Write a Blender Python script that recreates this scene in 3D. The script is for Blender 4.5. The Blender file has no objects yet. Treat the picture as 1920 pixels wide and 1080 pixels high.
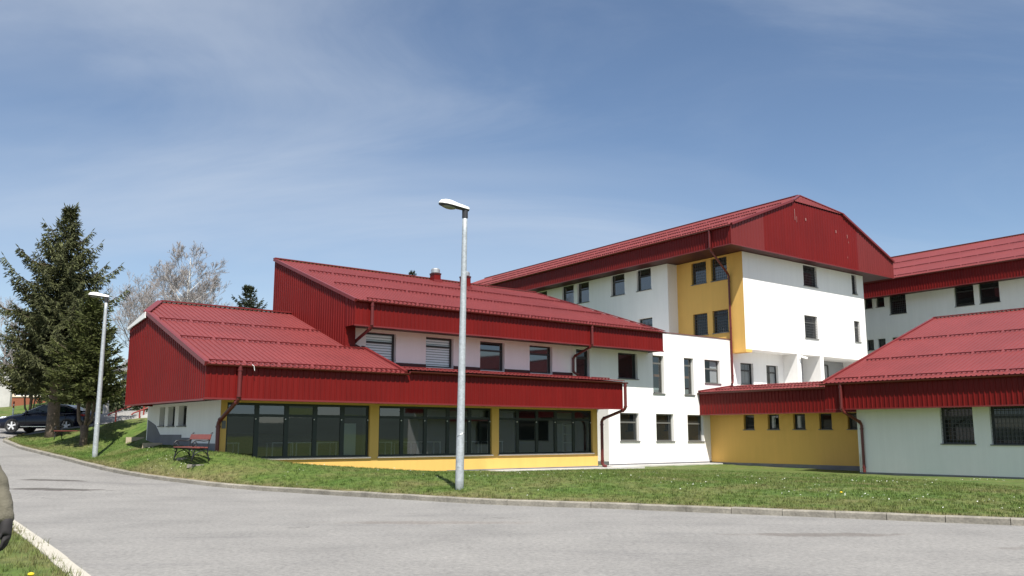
import bpy, bmesh, math, random
import numpy as np
from math import sin, cos, tan, radians, pi, atan2, sqrt, hypot
from mathutils import Vector, Matrix

S = bpy.context.scene
C = S.collection
rnd = random.Random(7)
ZC = 1.6                                   # eye height above the road

# ------------------------------------------------------------------ camera, sky, sun, exposure
cam_d = bpy.data.cameras.new('camera'); cam = bpy.data.objects.new('camera', cam_d); C.objects.link(cam)
cam_d.sensor_width = 36.0; cam_d.lens = 36.0 * 1679 / 1920
cam_d.clip_start = 0.1; cam_d.clip_end = 6000
cam.location = (0, 0, ZC); cam.rotation_euler = (radians(90 + 9.3018), 0, 0)
S.camera = cam

SUN_EL, SUN_AZ = 56.0, 167.0               # azimuth clockwise from the view direction (+Y)
world = bpy.data.worlds.new('World'); S.world = world; world.use_nodes = True
wn, wl = world.node_tree.nodes, world.node_tree.links
wn.clear()
w_out = wn.new('ShaderNodeOutputWorld'); w_bg = wn.new('ShaderNodeBackground')
w_sky = wn.new('ShaderNodeTexSky'); w_sky.sky_type = 'NISHITA'; w_sky.sun_disc = False
w_sky.sun_elevation = radians(SUN_EL); w_sky.sun_rotation = radians(SUN_AZ)
w_sky.altitude = 700; w_sky.air_density = 1.0; w_sky.dust_density = 0.5; w_sky.ozone_density = 2.0
w_bg.inputs['Strength'].default_value = 0.076
# thin cirrus, the same all round the sky
tc = wn.new('ShaderNodeTexCoord'); sp = wn.new('ShaderNodeSeparateXYZ'); wl.new(tc.outputs['Generated'], sp.inputs[0])
def wmath(op, a, b):
    n = wn.new('ShaderNodeMath'); n.operation = op
    for i, v in enumerate((a, b)):
        if isinstance(v, (int, float)): n.inputs[i].default_value = v
        else: wl.new(v, n.inputs[i])
    return n.outputs[0]
zz = wmath('ADD', wmath('MAXIMUM', sp.outputs[2], 0.0), 0.22)
cx_, cy_ = wmath('DIVIDE', sp.outputs[0], zz), wmath('DIVIDE', sp.outputs[1], zz)
cb = wn.new('ShaderNodeCombineXYZ'); wl.new(cx_, cb.inputs[0]); wl.new(cy_, cb.inputs[1])
mp = wn.new('ShaderNodeMapping'); mp.inputs['Rotation'].default_value = (0, 0, radians(20)); mp.inputs['Scale'].default_value = (0.55, 1.25, 1)
wl.new(cb.outputs[0], mp.inputs[0])
def wnoise(scale, detail, rough, dist, off, oy=0):
    m = wn.new('ShaderNodeMapping'); m.inputs['Location'].default_value = (off, off * .7 + oy, 0); wl.new(mp.outputs[0], m.inputs[0])
    n = wn.new('ShaderNodeTexNoise'); n.inputs['Scale'].default_value = scale; n.inputs['Detail'].default_value = detail
    n.inputs['Roughness'].default_value = rough; n.inputs['Distortion'].default_value = dist
    wl.new(m.outputs[0], n.inputs['Vector']); return n.outputs[0]
def wramp(src, lo, hi):
    r = wn.new('ShaderNodeMapRange'); r.interpolation_type = 'SMOOTHSTEP'
    r.inputs[1].default_value = lo; r.inputs[2].default_value = hi; wl.new(src, r.inputs[0]); return r.outputs[0]
c1 = wramp(wnoise(1.3, 9, .60, .9, 11.9, 3), .40, .78)
c2 = wramp(wnoise(.55, 5, .5, .4, 11.9), .37, .62)
fac = wmath('MULTIPLY', wmath('ADD', wmath('MULTIPLY', c1, .36), wmath('MULTIPLY', c2, .64)), .80)
fac = wmath('MULTIPLY', fac, wmath('ADD', wmath('MULTIPLY', wramp(sp.outputs[2], .05, .42), .65), .35))
mx = wn.new('ShaderNodeMix'); mx.data_type = 'RGBA'
wl.new(fac, mx.inputs['Factor']); wl.new(w_sky.outputs[0], mx.inputs['A']); mx.inputs['B'].default_value = (5.7, 6.2, 6.9, 1)
wl.new(mx.outputs['Result'], w_bg.inputs['Color']); wl.new(w_bg.outputs[0], w_out.inputs[0])

sun_d = bpy.data.lights.new('sun', 'SUN'); sun = bpy.data.objects.new('sun', sun_d); C.objects.link(sun)
sun_d.energy = 5.0; sun_d.angle = radians(0.5); sun_d.color = (1.0, 0.95, 0.87)
to_sun = Vector((sin(radians(SUN_AZ)) * cos(radians(SUN_EL)), cos(radians(SUN_AZ)) * cos(radians(SUN_EL)), sin(radians(SUN_EL))))
sun.rotation_euler = to_sun.to_track_quat('Z', 'Y').to_euler(); sun.location = (20, -60, 80)

S.view_settings.view_transform = 'Standard'; S.view_settings.look = 'None'
S.view_settings.gamma = 1; S.view_settings.use_curve_mapping = False
S.view_settings.exposure = 0.72
S.cycles.max_bounces = 8; S.cycles.transparent_max_bounces = 12

# ------------------------------------------------------------------ materials
def ramp(n, l, src, stops):
    r = n.new('ShaderNodeValToRGB'); l.new(src, r.inputs[0]); e = r.color_ramp.elements
    while len(e) < len(stops): e.new(.5)
    for k, (p, c) in enumerate(stops):
        e[k].position = p; e[k].color = (*c, 1) if len(c) == 3 else c
    return r.outputs[0]
def mat(name, col, rough=.6, var=.0, vscale=1.0, bump=0.0, bscale=30.0, metal=0.0, spec=.5, ior=None, island=0.0, grain=0.0, gscale=60, streak=0.0):
    m = bpy.data.materials.new(name); m.use_nodes = True
    n, l = m.node_tree.nodes, m.node_tree.links
    b = n['Principled BSDF']; b.inputs['Roughness'].default_value = rough; b.inputs['Metallic'].default_value = metal
    b.inputs['Specular IOR Level'].default_value = spec
    if ior: b.inputs['IOR'].default_value = ior
    tcn = n.new('ShaderNodeNewGeometry')
    src = None
    rgb = n.new('ShaderNodeRGB'); rgb.outputs[0].default_value = (*col, 1); src = rgb.outputs[0]
    def modulate(src, fac_out, amt):
        mr = n.new('ShaderNodeMapRange'); mr.inputs[1].default_value = .25; mr.inputs[2].default_value = .75
        mr.inputs[3].default_value = 1 - amt; mr.inputs[4].default_value = 1 + amt
        l.new(fac_out, mr.inputs[0])
        v = n.new('ShaderNodeVectorMath'); v.operation = 'SCALE'; l.new(src, v.inputs[0]); l.new(mr.outputs[0], v.inputs['Scale'])
        return v.outputs[0]
    if var:
        t = n.new('ShaderNodeTexNoise'); t.inputs['Scale'].default_value = vscale; t.inputs['Detail'].default_value = 6
        t.inputs['Roughness'].default_value = .6
        l.new(tcn.outputs['Position'], t.inputs['Vector']); src = modulate(src, t.outputs[0], var)
    if streak:                                                  # rain and dirt runs, stretched along z
        mpn = n.new('ShaderNodeMapping'); mpn.inputs['Scale'].default_value = (2.6, 2.6, .22); l.new(tcn.outputs['Position'], mpn.inputs[0])
        t = n.new('ShaderNodeTexNoise'); t.inputs['Scale'].default_value = 1.0; t.inputs['Detail'].default_value = 7; t.inputs['Roughness'].default_value = .7
        l.new(mpn.outputs[0], t.inputs['Vector']); src = modulate(src, t.outputs[0], streak)
    if grain:
        t = n.new('ShaderNodeTexNoise'); t.inputs['Scale'].default_value = gscale; t.inputs['Detail'].default_value = 3
        l.new(tcn.outputs['Position'], t.inputs['Vector']); src = modulate(src, t.outputs[0], grain)
    if island:
        src2 = n.new('ShaderNodeMapRange'); src2.inputs[3].default_value = .25; src2.inputs[4].default_value = .75
        l.new(tcn.outputs['Random Per Island'], src2.inputs[0]); src = modulate(src, src2.outputs[0], island)
    l.new(src, b.inputs['Base Color'])
    if bump:
        t = n.new('ShaderNodeTexNoise'); t.inputs['Scale'].default_value = bscale; t.inputs['Detail'].default_value = 4
        l.new(tcn.outputs['Position'], t.inputs['Vector'])
        bp = n.new('ShaderNodeBump'); bp.inputs['Strength'].default_value = bump; bp.inputs['Distance'].default_value = .02
        l.new(t.outputs[0], bp.inputs['Height']); l.new(bp.outputs[0], b.inputs['Normal'])
    return m

M = {}
M['white'] = mat('white_plaster', (.80, .79, .77), .9, var=.035, vscale=.35, bump=.12, bscale=40, spec=.2, grain=.02, streak=.045)
M['yellow'] = mat('yellow_plaster', (.70, .43, .125), .9, var=.05, vscale=.4, bump=.12, bscale=40, spec=.2, grain=.03, streak=.05)
M['plinth'] = mat('grey_plinth', (.165, .165, .18), .85, var=.2, vscale=1.2, bump=.15, bscale=30)
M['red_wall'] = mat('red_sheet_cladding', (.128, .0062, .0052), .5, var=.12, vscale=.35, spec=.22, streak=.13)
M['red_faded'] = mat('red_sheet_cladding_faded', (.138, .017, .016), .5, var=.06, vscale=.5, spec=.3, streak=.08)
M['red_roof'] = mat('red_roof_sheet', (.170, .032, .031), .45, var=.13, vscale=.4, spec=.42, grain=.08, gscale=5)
M['red_trim'] = mat('red_trim', (.145, .017, .017), .38, var=.06, vscale=.8, spec=.5)
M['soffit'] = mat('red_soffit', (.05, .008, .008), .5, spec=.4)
M['gutter'] = mat('red_brown_gutter', (.105, .016, .015), .35, spec=.5)
M['frame'] = mat('anthracite_window_frame', (.030, .031, .032), .45)
M['frame_sunlit'] = mat('sunlit_anthracite_frame', (.115, .115, .105), .45)  # anthracite frame with sunlight put into the colour, for windows in sun
M['frame_green'] = mat('green_black_frame', (.012, .020, .017), .4)
M['sill'] = mat('grey_metal_sill', (.13, .13, .125), .45)
M['stone'] = mat('pale_stone_sill', (.55, .48, .42), .8, var=.08, vscale=2)
M['pane'] = mat('dark_window_pane', (.012, .015, .016), .03, ior=1.62, bump=.010, bscale=1.1)
M['metal'] = mat('bare_metal', (.55, .55, .54), .4, metal=.8)
M['white_metal'] = mat('white_painted_metal', (.78, .78, .76), .4)
M['blind'] = mat('white_blind_fabric', (.85, .87, .90), .85)
M['curtain'] = mat('grey_curtain', (.26, .27, .28), .9)
M['orange_bar'] = mat('orange_rail', (.45, .17, .05), .6)
M['shutter'] = mat('grey_shutter', (.36, .37, .39), .6)
M['grille'] = mat('grille_bars', (.07, .07, .075), .5)
M['cap_brown'] = mat('brown_parapet_cap', (.16, .06, .055), .5)
M['concrete'] = mat('pale_concrete', (.44, .43, .41), .9, var=.14, vscale=1.5, bump=.2, bscale=25, grain=.06)
M['kerb'] = mat('weathered_kerb_stone', (.205, .19, .16), .92, var=.4, vscale=2.2, bump=.5, bscale=18, grain=.18, gscale=24, island=.1)
M['kerb_new'] = mat('light_kerb_stone', (.40, .375, .32), .9, var=.07, vscale=1.6, bump=.2, bscale=30, grain=.05)
M['galv'] = mat('galvanised_steel', (.40, .43, .45), .5, var=.18, vscale=9, metal=.35, grain=.16, gscale=22)
M['lamp_white'] = mat('lamp_housing', (.74, .74, .70), .5, var=.05, vscale=8)
M['lamp_glass'] = mat('lamp_lens', (.16, .17, .12), .15)
M['dark_plastic'] = mat('dark_plastic', (.025, .025, .028), .5)
M['iron'] = mat('black_cast_iron', (.010, .011, .013), .42)
M['plank'] = mat('red_brown_plank', (.175, .045, .034), .55, var=.16, vscale=5, grain=.12, gscale=30)
M['car'] = mat('navy_car_paint', (.0045, .006, .017), .12, spec=.45)
M['car_glass'] = mat('car_glass', (.012, .022, .02), .03, ior=1.6)
M['tyre'] = mat('tyre_rubber', (.015, .015, .016), .8)
M['alloy'] = mat('alloy_rim', (.60, .61, .63), .35, metal=.15)
M['chrome'] = mat('chrome_strip', (.75, .76, .78), .15, metal=.9)
M['headlight'] = mat('headlight_glass', (.66, .70, .74), .08)
M['tail'] = mat('tail_light', (.30, .015, .01), .15)
M['bark'] = mat('spruce_bark', (.13, .095, .07), .95, var=.35, vscale=5, bump=.8, bscale=14, grain=.3, gscale=16)
M['bark_grey'] = mat('grey_bark', (.26, .235, .225), .95, var=.2, vscale=3)
M['birch'] = mat('white_birch_bark', (.62, .60, .56), .9, var=.2, vscale=4)
M['needle'] = mat('spruce_needles', (.078, .086, .034), .7, var=.35, vscale=.9, island=.45, spec=.3)
M['needle2'] = mat('fir_needles', (.088, .102, .030), .7, var=.32, vscale=1.1, island=.45, spec=.3)
M['needle3'] = mat('far_needles', (.045, .055, .028), .8, var=.3, vscale=.8, island=.4, spec=.2)
M['shrub'] = mat('arborvitae_leaves', (.085, .090, .028), .8, var=.35, vscale=1.0, island=.4, spec=.2)
M['orange_wall'] = mat('orange_plaster', (.22, .075, .038), .9, var=.06)
M['cream'] = mat('cream_plaster', (.60, .50, .38), .9, var=.05)
M['grey_wall'] = mat('grey_plaster', (.42, .42, .43), .9, var=.06)
M['paving'] = mat('tan_slab', (.36, .30, .22), .9, var=.15, vscale=3, bump=.3)
M['step'] = mat('concrete_step', (.46, .46, .46), .9, var=.1, vscale=2)
M['rail'] = mat('red_handrail', (.24, .030, .022), .45)
M['room'] = mat('room_wall', (.17, .185, .18), .9, var=.05)
M['room_floor'] = mat('room_floor', (.09, .12, .09), .4)
M['olive'] = mat('olive_jacket', (.115, .105, .078), .9, var=.1, vscale=6, bump=.3, bscale=60)
M['black_cloth'] = mat('black_cloth', (.016, .014, .015), .8)
M['skin'] = mat('skin', (.50, .30, .22), .6)
M['hair'] = mat('dark_hair', (.03, .02, .015), .6)
M['daisy'] = mat('daisy_white', (.60, .60, .56), .8)
M['dandelion'] = mat('dandelion_yellow', (.75, .52, .02), .8)
M['hill'] = mat('wooded_hill', (.045, .065, .05), 1, var=.3, vscale=.02)
M['scuff'] = mat('pale_scuff', (.26, .12, .11), .8, var=.3, vscale=9)
M['soil'] = mat('stony_rubble', (.55, .52, .47), .95, var=.2, vscale=8)

def glass_mat(name='tinted_glazing', tint=(.42, .47, .455), r0=.12):
    m = bpy.data.materials.new(name); m.use_nodes = True
    n, l = m.node_tree.nodes, m.node_tree.links; n.clear()
    o = n.new('ShaderNodeOutputMaterial'); mixs = n.new('ShaderNodeMixShader'); tr = n.new('ShaderNodeBsdfTransparent')
    gl = n.new('ShaderNodeBsdfGlossy'); lw = n.new('ShaderNodeLayerWeight'); lw.inputs['Blend'].default_value = .5
    tr.inputs[0].default_value = (*tint, 1); gl.inputs['Roughness'].default_value = .015; gl.inputs[0].default_value = (.95, .97, 1, 1)
    pw = n.new('ShaderNodeMath'); pw.operation = 'POWER'; pw.inputs[1].default_value = 5; l.new(lw.outputs['Facing'], pw.inputs[0])
    fr = n.new('ShaderNodeMath'); fr.operation = 'MULTIPLY_ADD'; fr.inputs[1].default_value = 1 - r0; fr.inputs[2].default_value = r0; l.new(pw.outputs[0], fr.inputs[0])
    g = n.new('ShaderNodeNewGeometry'); t = n.new('ShaderNodeTexNoise'); t.inputs['Scale'].default_value = .9; l.new(g.outputs['Position'], t.inputs['Vector'])
    bp = n.new('ShaderNodeBump'); bp.inputs['Strength'].default_value = .012; bp.inputs['Distance'].default_value = .05
    l.new(t.outputs[0], bp.inputs['Height']); l.new(bp.outputs[0], gl.inputs['Normal'])
    l.new(fr.outputs[0], mixs.inputs[0]); l.new(tr.outputs[0], mixs.inputs[1]); l.new(gl.outputs[0], mixs.inputs[2]); l.new(mixs.outputs[0], o.inputs[0])
    return m
M['glass'] = glass_mat(); M['pane_bright'] = mat('reflective_window_pane', (.015, .018, .02), .03, ior=2.3, bump=.010, bscale=1.1); M['glass_clear'] = glass_mat('clear_window_glass', (.90, .93, .93), .06)

def asphalt_mat():
    m = bpy.data.materials.new('worn_asphalt'); m.use_nodes = True
    n, l = m.node_tree.nodes, m.node_tree.links; b = n['Principled BSDF']; b.inputs['Roughness'].default_value = .88; b.inputs['Specular IOR Level'].default_value = .3
    g = n.new('ShaderNodeNewGeometry')
    def noise(sc, det, sx=1, sy=1, rot=0, ro=.6, dist=0):
        mpn = n.new('ShaderNodeMapping'); mpn.inputs['Scale'].default_value = (sx, sy, 1); mpn.inputs['Rotation'].default_value = (0, 0, rot)
        l.new(g.outputs['Position'], mpn.inputs[0])
        t = n.new('ShaderNodeTexNoise'); t.inputs['Scale'].default_value = sc; t.inputs['Detail'].default_value = det; t.inputs['Roughness'].default_value = ro
        t.inputs['Distortion'].default_value = dist
        l.new(mpn.outputs[0], t.inputs['Vector']); return t.outputs[0]
    base = ramp(n, l, noise(.55, 8), [(.28, (.176, .172, .166)), (.5, (.208, .203, .195)), (.75, (.236, .230, .220))])
    grit = ramp(n, l, noise(13, 8, ro=.82), [(.32, (.60, .60, .60)), (.5, (1, 1, 1)), (.68, (1.36, 1.35, 1.32))])
    mm = n.new('ShaderNodeMix'); mm.data_type = 'RGBA'; mm.blend_type = 'MULTIPLY'; mm.inputs['Factor'].default_value = 1
    l.new(base, mm.inputs['A']); l.new(grit, mm.inputs['B'])
    # long worn smears along the driving direction
    sm = ramp(n, l, noise(.5, 7, sx=.35, sy=2.2, rot=radians(16), ro=.62, dist=.5), [(.53, (1, 1, 1)), (.66, (.89, .89, .90)), (.82, (.80, .80, .81))])
    m2 = n.new('ShaderNodeMix'); m2.data_type = 'RGBA'; m2.blend_type = 'MULTIPLY'; m2.inputs['Factor'].default_value = 1
    l.new(mm.outputs['Result'], m2.inputs['A']); l.new(sm, m2.inputs['B'])
    # small dark aggregate pits
    v = n.new('ShaderNodeTexVoronoi'); v.inputs['Scale'].default_value = 7; l.new(g.outputs['Position'], v.inputs['Vector'])
    pit = ramp(n, l, v.outputs['Distance'], [(.03, (.55, .55, .55)), (.09, (1, 1, 1))])
    m3 = n.new('ShaderNodeMix'); m3.data_type = 'RGBA'; m3.blend_type = 'MULTIPLY'; m3.inputs['Factor'].default_value = .8
    l.new(m2.outputs['Result'], m3.inputs['A']); l.new(pit, m3.inputs['B'])
    # a few hairline cracks wandering over the surface
    vc = n.new('ShaderNodeTexVoronoi'); vc.feature = 'DISTANCE_TO_EDGE'; vc.inputs['Scale'].default_value = .16
    wv = n.new('ShaderNodeVectorMath'); wv.operation = 'ADD'; l.new(g.outputs['Position'], wv.inputs[0])
    nz = n.new('ShaderNodeTexNoise'); nz.inputs['Scale'].default_value = .8; nz.inputs['Detail'].default_value = 6; l.new(g.outputs['Position'], nz.inputs['Vector'])
    sc_ = n.new('ShaderNodeVectorMath'); sc_.operation = 'SCALE'; sc_.inputs['Scale'].default_value = 2.2; l.new(nz.outputs['Color'], sc_.inputs[0]); l.new(sc_.outputs[0], wv.inputs[1]); l.new(wv.outputs[0], vc.inputs['Vector'])
    crk = ramp(n, l, vc.outputs['Distance'], [(.0, (.45, .45, .45)), (.0035, (.62, .62, .62)), (.007, (1, 1, 1))])
    msk = ramp(n, l, noise(.35, 3), [(.54, (0, 0, 0)), (.64, (.8, .8, .8))])
    m4 = n.new('ShaderNodeMix'); m4.data_type = 'RGBA'; m4.blend_type = 'MULTIPLY'; l.new(msk, m4.inputs['Factor']); l.new(m3.outputs['Result'], m4.inputs['A']); l.new(crk, m4.inputs['B'])
    cur = m4.outputs['Result']
    # oil stains near the left edge: elongated ellipses with ragged rims
    for (X, Y, rx, ry, k) in STAINS:
        mpn = n.new('ShaderNodeVectorMath'); mpn.operation = 'SUBTRACT'; mpn.inputs[1].default_value = (X, Y, 0); l.new(g.outputs['Position'], mpn.inputs[0])
        sc = n.new('ShaderNodeVectorMath'); sc.operation = 'MULTIPLY'; sc.inputs[1].default_value = (1 / rx, 1 / ry, 0); l.new(mpn.outputs[0], sc.inputs[0])
        ln = n.new('ShaderNodeVectorMath'); ln.operation = 'LENGTH'; l.new(sc.outputs[0], ln.inputs[0])
        ad = n.new('ShaderNodeMath'); ad.operation = 'MULTIPLY_ADD'; l.new(noise(2.2, 5), ad.inputs[0]); ad.inputs[1].default_value = 1.5; l.new(ln.outputs['Value'], ad.inputs[2])
        st = ramp(n, l, ad.outputs[0], [(.0, (k, k * .95, k * .92)), (.75, (k, k * .95, k * .92)), (.98, (1, 1, 1))])
        st.node.color_ramp.elements[0].position = 0
        sc2 = n.new('ShaderNodeMath'); sc2.operation = 'MULTIPLY'; sc2.inputs[1].default_value = .6; l.new(ad.outputs[0], sc2.inputs[0]); l.new(sc2.outputs[0], st.node.inputs[0])
        mk = n.new('ShaderNodeMix'); mk.data_type = 'RGBA'; mk.blend_type = 'MULTIPLY'; mk.inputs['Factor'].default_value = 1
        l.new(cur, mk.inputs['A']); l.new(st, mk.inputs['B']); cur = mk.outputs['Result']
    l.new(cur, b.inputs['Base Color'])
    bp = n.new('ShaderNodeBump'); bp.inputs['Strength'].default_value = .35; bp.inputs['Distance'].default_value = .012
    l.new(noise(45, 4), bp.inputs['Height']); l.new(bp.outputs[0], b.inputs['Normal'])
    return m
STAINS = [(-14.4, 28.6, 1.5, .42, .42), (-12.9, 25.6, 1.9, .50, .40), (9.0, 13.2, 2.4, .5, .72), (5.0, 15.0, 2.0, .35, .74), (-1.5, 17.0, 2.6, .4, .86)]
M['asphalt'] = asphalt_mat()

def grass_mat(name, blade):
    m = bpy.data.materials.new(name); m.use_nodes = True
    n, l = m.node_tree.nodes, m.node_tree.links; b = n['Principled BSDF']; b.inputs['Roughness'].default_value = .75; b.inputs['Specular IOR Level'].default_value = .25
    g = n.new('ShaderNodeNewGeometry')
    def noise(sc, det, ro=.6):
        t = n.new('ShaderNodeTexNoise'); t.inputs['Scale'].default_value = sc; t.inputs['Detail'].default_value = det; t.inputs['Roughness'].default_value = ro
        l.new(g.outputs['Position'], t.inputs['Vector']); return t.outputs[0]
    a = ramp(n, l, noise(.55, 7, .65), [(.30, (.051, .100, .015)), (.46, (.078, .117, .024)), (.62, (.111, .121, .039)), (.76, (.162, .140, .067))])
    d = ramp(n, l, noise(5.5, 5, .7), [(.3, (.45, .5, .4)), (.5, (1, 1, 1)), (.72, (1.45, 1.35, 1.3))])
    mm = n.new('ShaderNodeMix'); mm.data_type = 'RGBA'; mm.blend_type = 'MULTIPLY'; mm.inputs['Factor'].default_value = 1
    l.new(a, mm.inputs['A']); l.new(d, mm.inputs['B']); cur = mm.outputs['Result']
    # straw-coloured strip along the kerb: vertex colour 'dry' holds how worn the turf is
    at = n.new('ShaderNodeAttribute'); at.attribute_name = 'dry'
    md = n.new('ShaderNodeMix'); md.data_type = 'RGBA'; l.new(at.outputs['Fac'], md.inputs['Factor']); l.new(cur, md.inputs['A'])
    dry = ramp(n, l, noise(3.2, 5), [(.3, (.075, .055, .030)), (.55, (.17, .135, .07)), (.75, (.24, .20, .11))]); l.new(dry, md.inputs['B']); cur = md.outputs['Result']
    if blade:
        mr = n.new('ShaderNodeMapRange'); mr.inputs[3].default_value = .62; mr.inputs[4].default_value = 1.5; l.new(g.outputs['Random Per Island'], mr.inputs[0])
        v = n.new('ShaderNodeVectorMath'); v.operation = 'SCALE'; l.new(cur, v.inputs[0]); l.new(mr.outputs[0], v.inputs['Scale']); cur = v.outputs[0]
        b.inputs['Subsurface Weight'].default_value = 0
    l.new(cur, b.inputs['Base Color'])
    if not blade:
        bp = n.new('ShaderNodeBump'); bp.inputs['Strength'].default_value = .7; bp.inputs['Distance'].default_value = .05
        l.new(noise(14, 5), bp.inputs['Height']); l.new(bp.outputs[0], b.inputs['Normal'])
    return m
M['turf'] = grass_mat('turf', False); M['blade'] = grass_mat('grass_blades', True)

# ------------------------------------------------------------------ mesh helpers
class MB:
    def __init__(s): s.v = []; s.f = []
    def quad(s, *p):
        i = len(s.v); s.v += [tuple(q) for q in p]; s.f.append(tuple(range(i, i + len(p))))
    def box(s, x0, x1, y0, y1, z0, z1):
        i = len(s.v)
        s.v += [(x0, y0, z0), (x1, y0, z0), (x1, y1, z0), (x0, y1, z0), (x0, y0, z1), (x1, y0, z1), (x1, y1, z1), (x0, y1, z1)]
        s.f += [tuple(i + k for k in q) for q in ((3, 2, 1, 0), (4, 5, 6, 7), (0, 1, 5, 4), (1, 2, 6, 5), (2, 3, 7, 6), (3, 0, 4, 7))]
    def bar(s, p, q, w, h, up=(0, 0, 1)):
        p, q, up = Vector(p), Vector(q), Vector(up); d = (q - p).normalized(); sd = d.cross(up).normalized(); u = sd.cross(d)
        i = len(s.v)
        for b in (p, q):
            for a, c in ((-1, -1), (1, -1), (1, 1), (-1, 1)): s.v.append(tuple(b + sd * a * w / 2 + u * c * h / 2))
        s.f += [tuple(i + k for k in f) for f in ((0, 1, 2, 3), (7, 6, 5, 4), (0, 4, 5, 1), (1, 5, 6, 2), (2, 6, 7, 3), (3, 7, 4, 0))]
    def tube(s, pts, r, n=8, cap=True):
        pts = [Vector(p) for p in pts]; m = len(pts); rr = r if isinstance(r, (list, tuple)) else [r] * m
        i = len(s.v); prev = None
        for k, p in enumerate(pts):
            d = (pts[min(k + 1, m - 1)] - pts[max(k - 1, 0)])
            d = d.normalized() if d.length > 1e-9 else Vector((0, 0, 1))
            a = (Vector((0, 0, 1)) if abs(d.z) < .95 else Vector((1, 0, 0))) if prev is None else prev
            sd = d.cross(a)
            if sd.length < 1e-6: sd = d.cross(Vector((.3, .9, .2)))
            sd.normalize(); u = sd.cross(d).normalized(); prev = u
            for j in range(n):
                t = 2 * pi * j / n; s.v.append(tuple(p + (sd * cos(t) + u * sin(t)) * rr[k]))
        for k in range(m - 1):
            for j in range(n):
                a, b = i + k * n + j, i + k * n + (j + 1) % n
                s.f.append((a, b, b + n, a + n))
        if cap:
            s.f.append(tuple(i + j for j in reversed(range(n)))); s.f.append(tuple(i + (m - 1) * n + j for j in range(n)))
    def lathe(s, prof, n=20, axis='z', c=(0, 0, 0), cap=True):
        i = len(s.v)
        for r, h in prof:
            for j in range(n):
                t = 2 * pi * j / n; a, b = r * cos(t), r * sin(t)
                p = (a, b, h) if axis == 'z' else (a, h, b)
                s.v.append((p[0] + c[0], p[1] + c[1], p[2] + c[2]))
        for k in range(len(prof) - 1):
            for j in range(n):
                a, b = i + k * n + j, i + k * n + (j + 1) % n
                s.f.append((a, b, b + n, a + n))
        if cap: s.f.append(tuple(i + j for j in range(n))); s.f.append(tuple(i + (len(prof) - 1) * n + j for j in range(n)))
    def prism(s, poly, fn, d0, d1):
        """poly of 2D points; fn(a, d, b) maps to 3D"""
        i = len(s.v); n = len(poly)
        s.v += [fn(a, d0, b) for a, b in poly] + [fn(a, d1, b) for a, b in poly]
        s.f.append(tuple(range(i, i + n))); s.f.append(tuple(range(i + 2 * n - 1, i + n - 1, -1)))
        for k in range(n):
            a, b = i + k, i + (k + 1) % n; s.f.append((a, a + n, b + n, b))
    def build(s, name, m, parent=None, fn=None, smooth=False, loc=None):
        me = bpy.data.meshes.new(name); vv = [fn(*p) for p in s.v] if fn else s.v
        me.from_pydata(vv, [], s.f); me.materials.append(m)
        if smooth: me.shade_smooth()
        bm = bmesh.new(); bm.from_mesh(me); bmesh.ops.recalc_face_normals(bm, faces=bm.faces); bm.to_mesh(me); bm.free()
        o = bpy.data.objects.new(name, me); C.objects.link(o)
        if parent: o.parent = parent
        if loc: o.location = loc
        return o
def tag(o, label=None, cat=None, group=None, kind=None):
    if label: o['label'] = label
    if cat: o['category'] = cat
    if group: o['group'] = group
    if kind: o['kind'] = kind
    return o
def empty(name, loc, rz=0, label=None, cat=None, group=None, kind=None):
    o = bpy.data.objects.new(name, None); C.objects.link(o); o.location = loc; o.rotation_euler = (0, 0, rz); o.empty_display_size = .3
    return tag(o, label, cat, group, kind)
def copy_tree(o, parent=None):
    c = o.copy(); C.objects.link(c)
    if parent: c.parent = parent
    for ch in list(o.children): copy_tree(ch, c)
    return c
def np_mesh(name, V, F, m, parent=None, smooth=False):
    """V (n,3), F (m,k) arrays"""
    me = bpy.data.meshes.new(name); k = F.shape[1]
    me.vertices.add(len(V)); me.vertices.foreach_set('co', np.ascontiguousarray(V, dtype=np.float32).ravel())
    me.loops.add(F.size); me.loops.foreach_set('vertex_index', np.ascontiguousarray(F, dtype=np.int32).ravel())
    me.polygons.add(len(F)); me.polygons.foreach_set('loop_start', np.arange(0, F.size, k, dtype=np.int32))
    me.materials.append(m); me.update(calc_edges=True); me.validate()
    if smooth: me.shade_smooth()
    o = bpy.data.objects.new(name, me); C.objects.link(o)
    if parent: o.parent = parent
    return o

# ------------------------------------------------------------------ the school's own axes
AU = radians(50.852567)
U = (sin(AU), cos(AU)); V = (-cos(AU), sin(AU)); ROT = atan2(U[1], U[0])
def wpt(u, v, z): return (u * U[0] + v * V[0], u * U[1] + v * V[1], z + ZC)
class Bld:
    """a building; geometry is given in school coordinates u (along the front), v (away from the road), z (from eye level)"""
    def __init__(s, name, label, u0, v0, z0, skew=0.0, vs=0.0, cat='building'):
        s.o = (u0, v0, z0); s.k = skew; s.vs = vs
        s.e = empty(name, wpt(u0, v0, z0), ROT, label, cat)
    def fn(s, u, v, z): return (u + s.k * (v - s.vs) - s.o[0], v - s.o[1], z - s.o[2])
    def part(s, name, mb, m, parent=None, smooth=False): return mb.build(name, m, parent or s.e, s.fn, smooth)
def ax(axis, c):
    """point maker: a along the wall, d inwards, z up"""
    return (lambda a, d, z: (a, c + d, z)) if axis == 'v' else (lambda a, d, z: (c + d, a, z))
class AB(MB):
    """MB with boxes in (a, d, z) wall coordinates"""
    def __init__(s, P): super().__init__(); s.P = P
    def abox(s, a0, a1, d0, d1, z0, z1):
        m = MB(); m.box(a0, a1, d0, d1, z0, z1); i = len(s.v)
        s.v += [s.P(*p) for p in m.v]; s.f += [tuple(k + i for k in f) for f in m.f]

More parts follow.
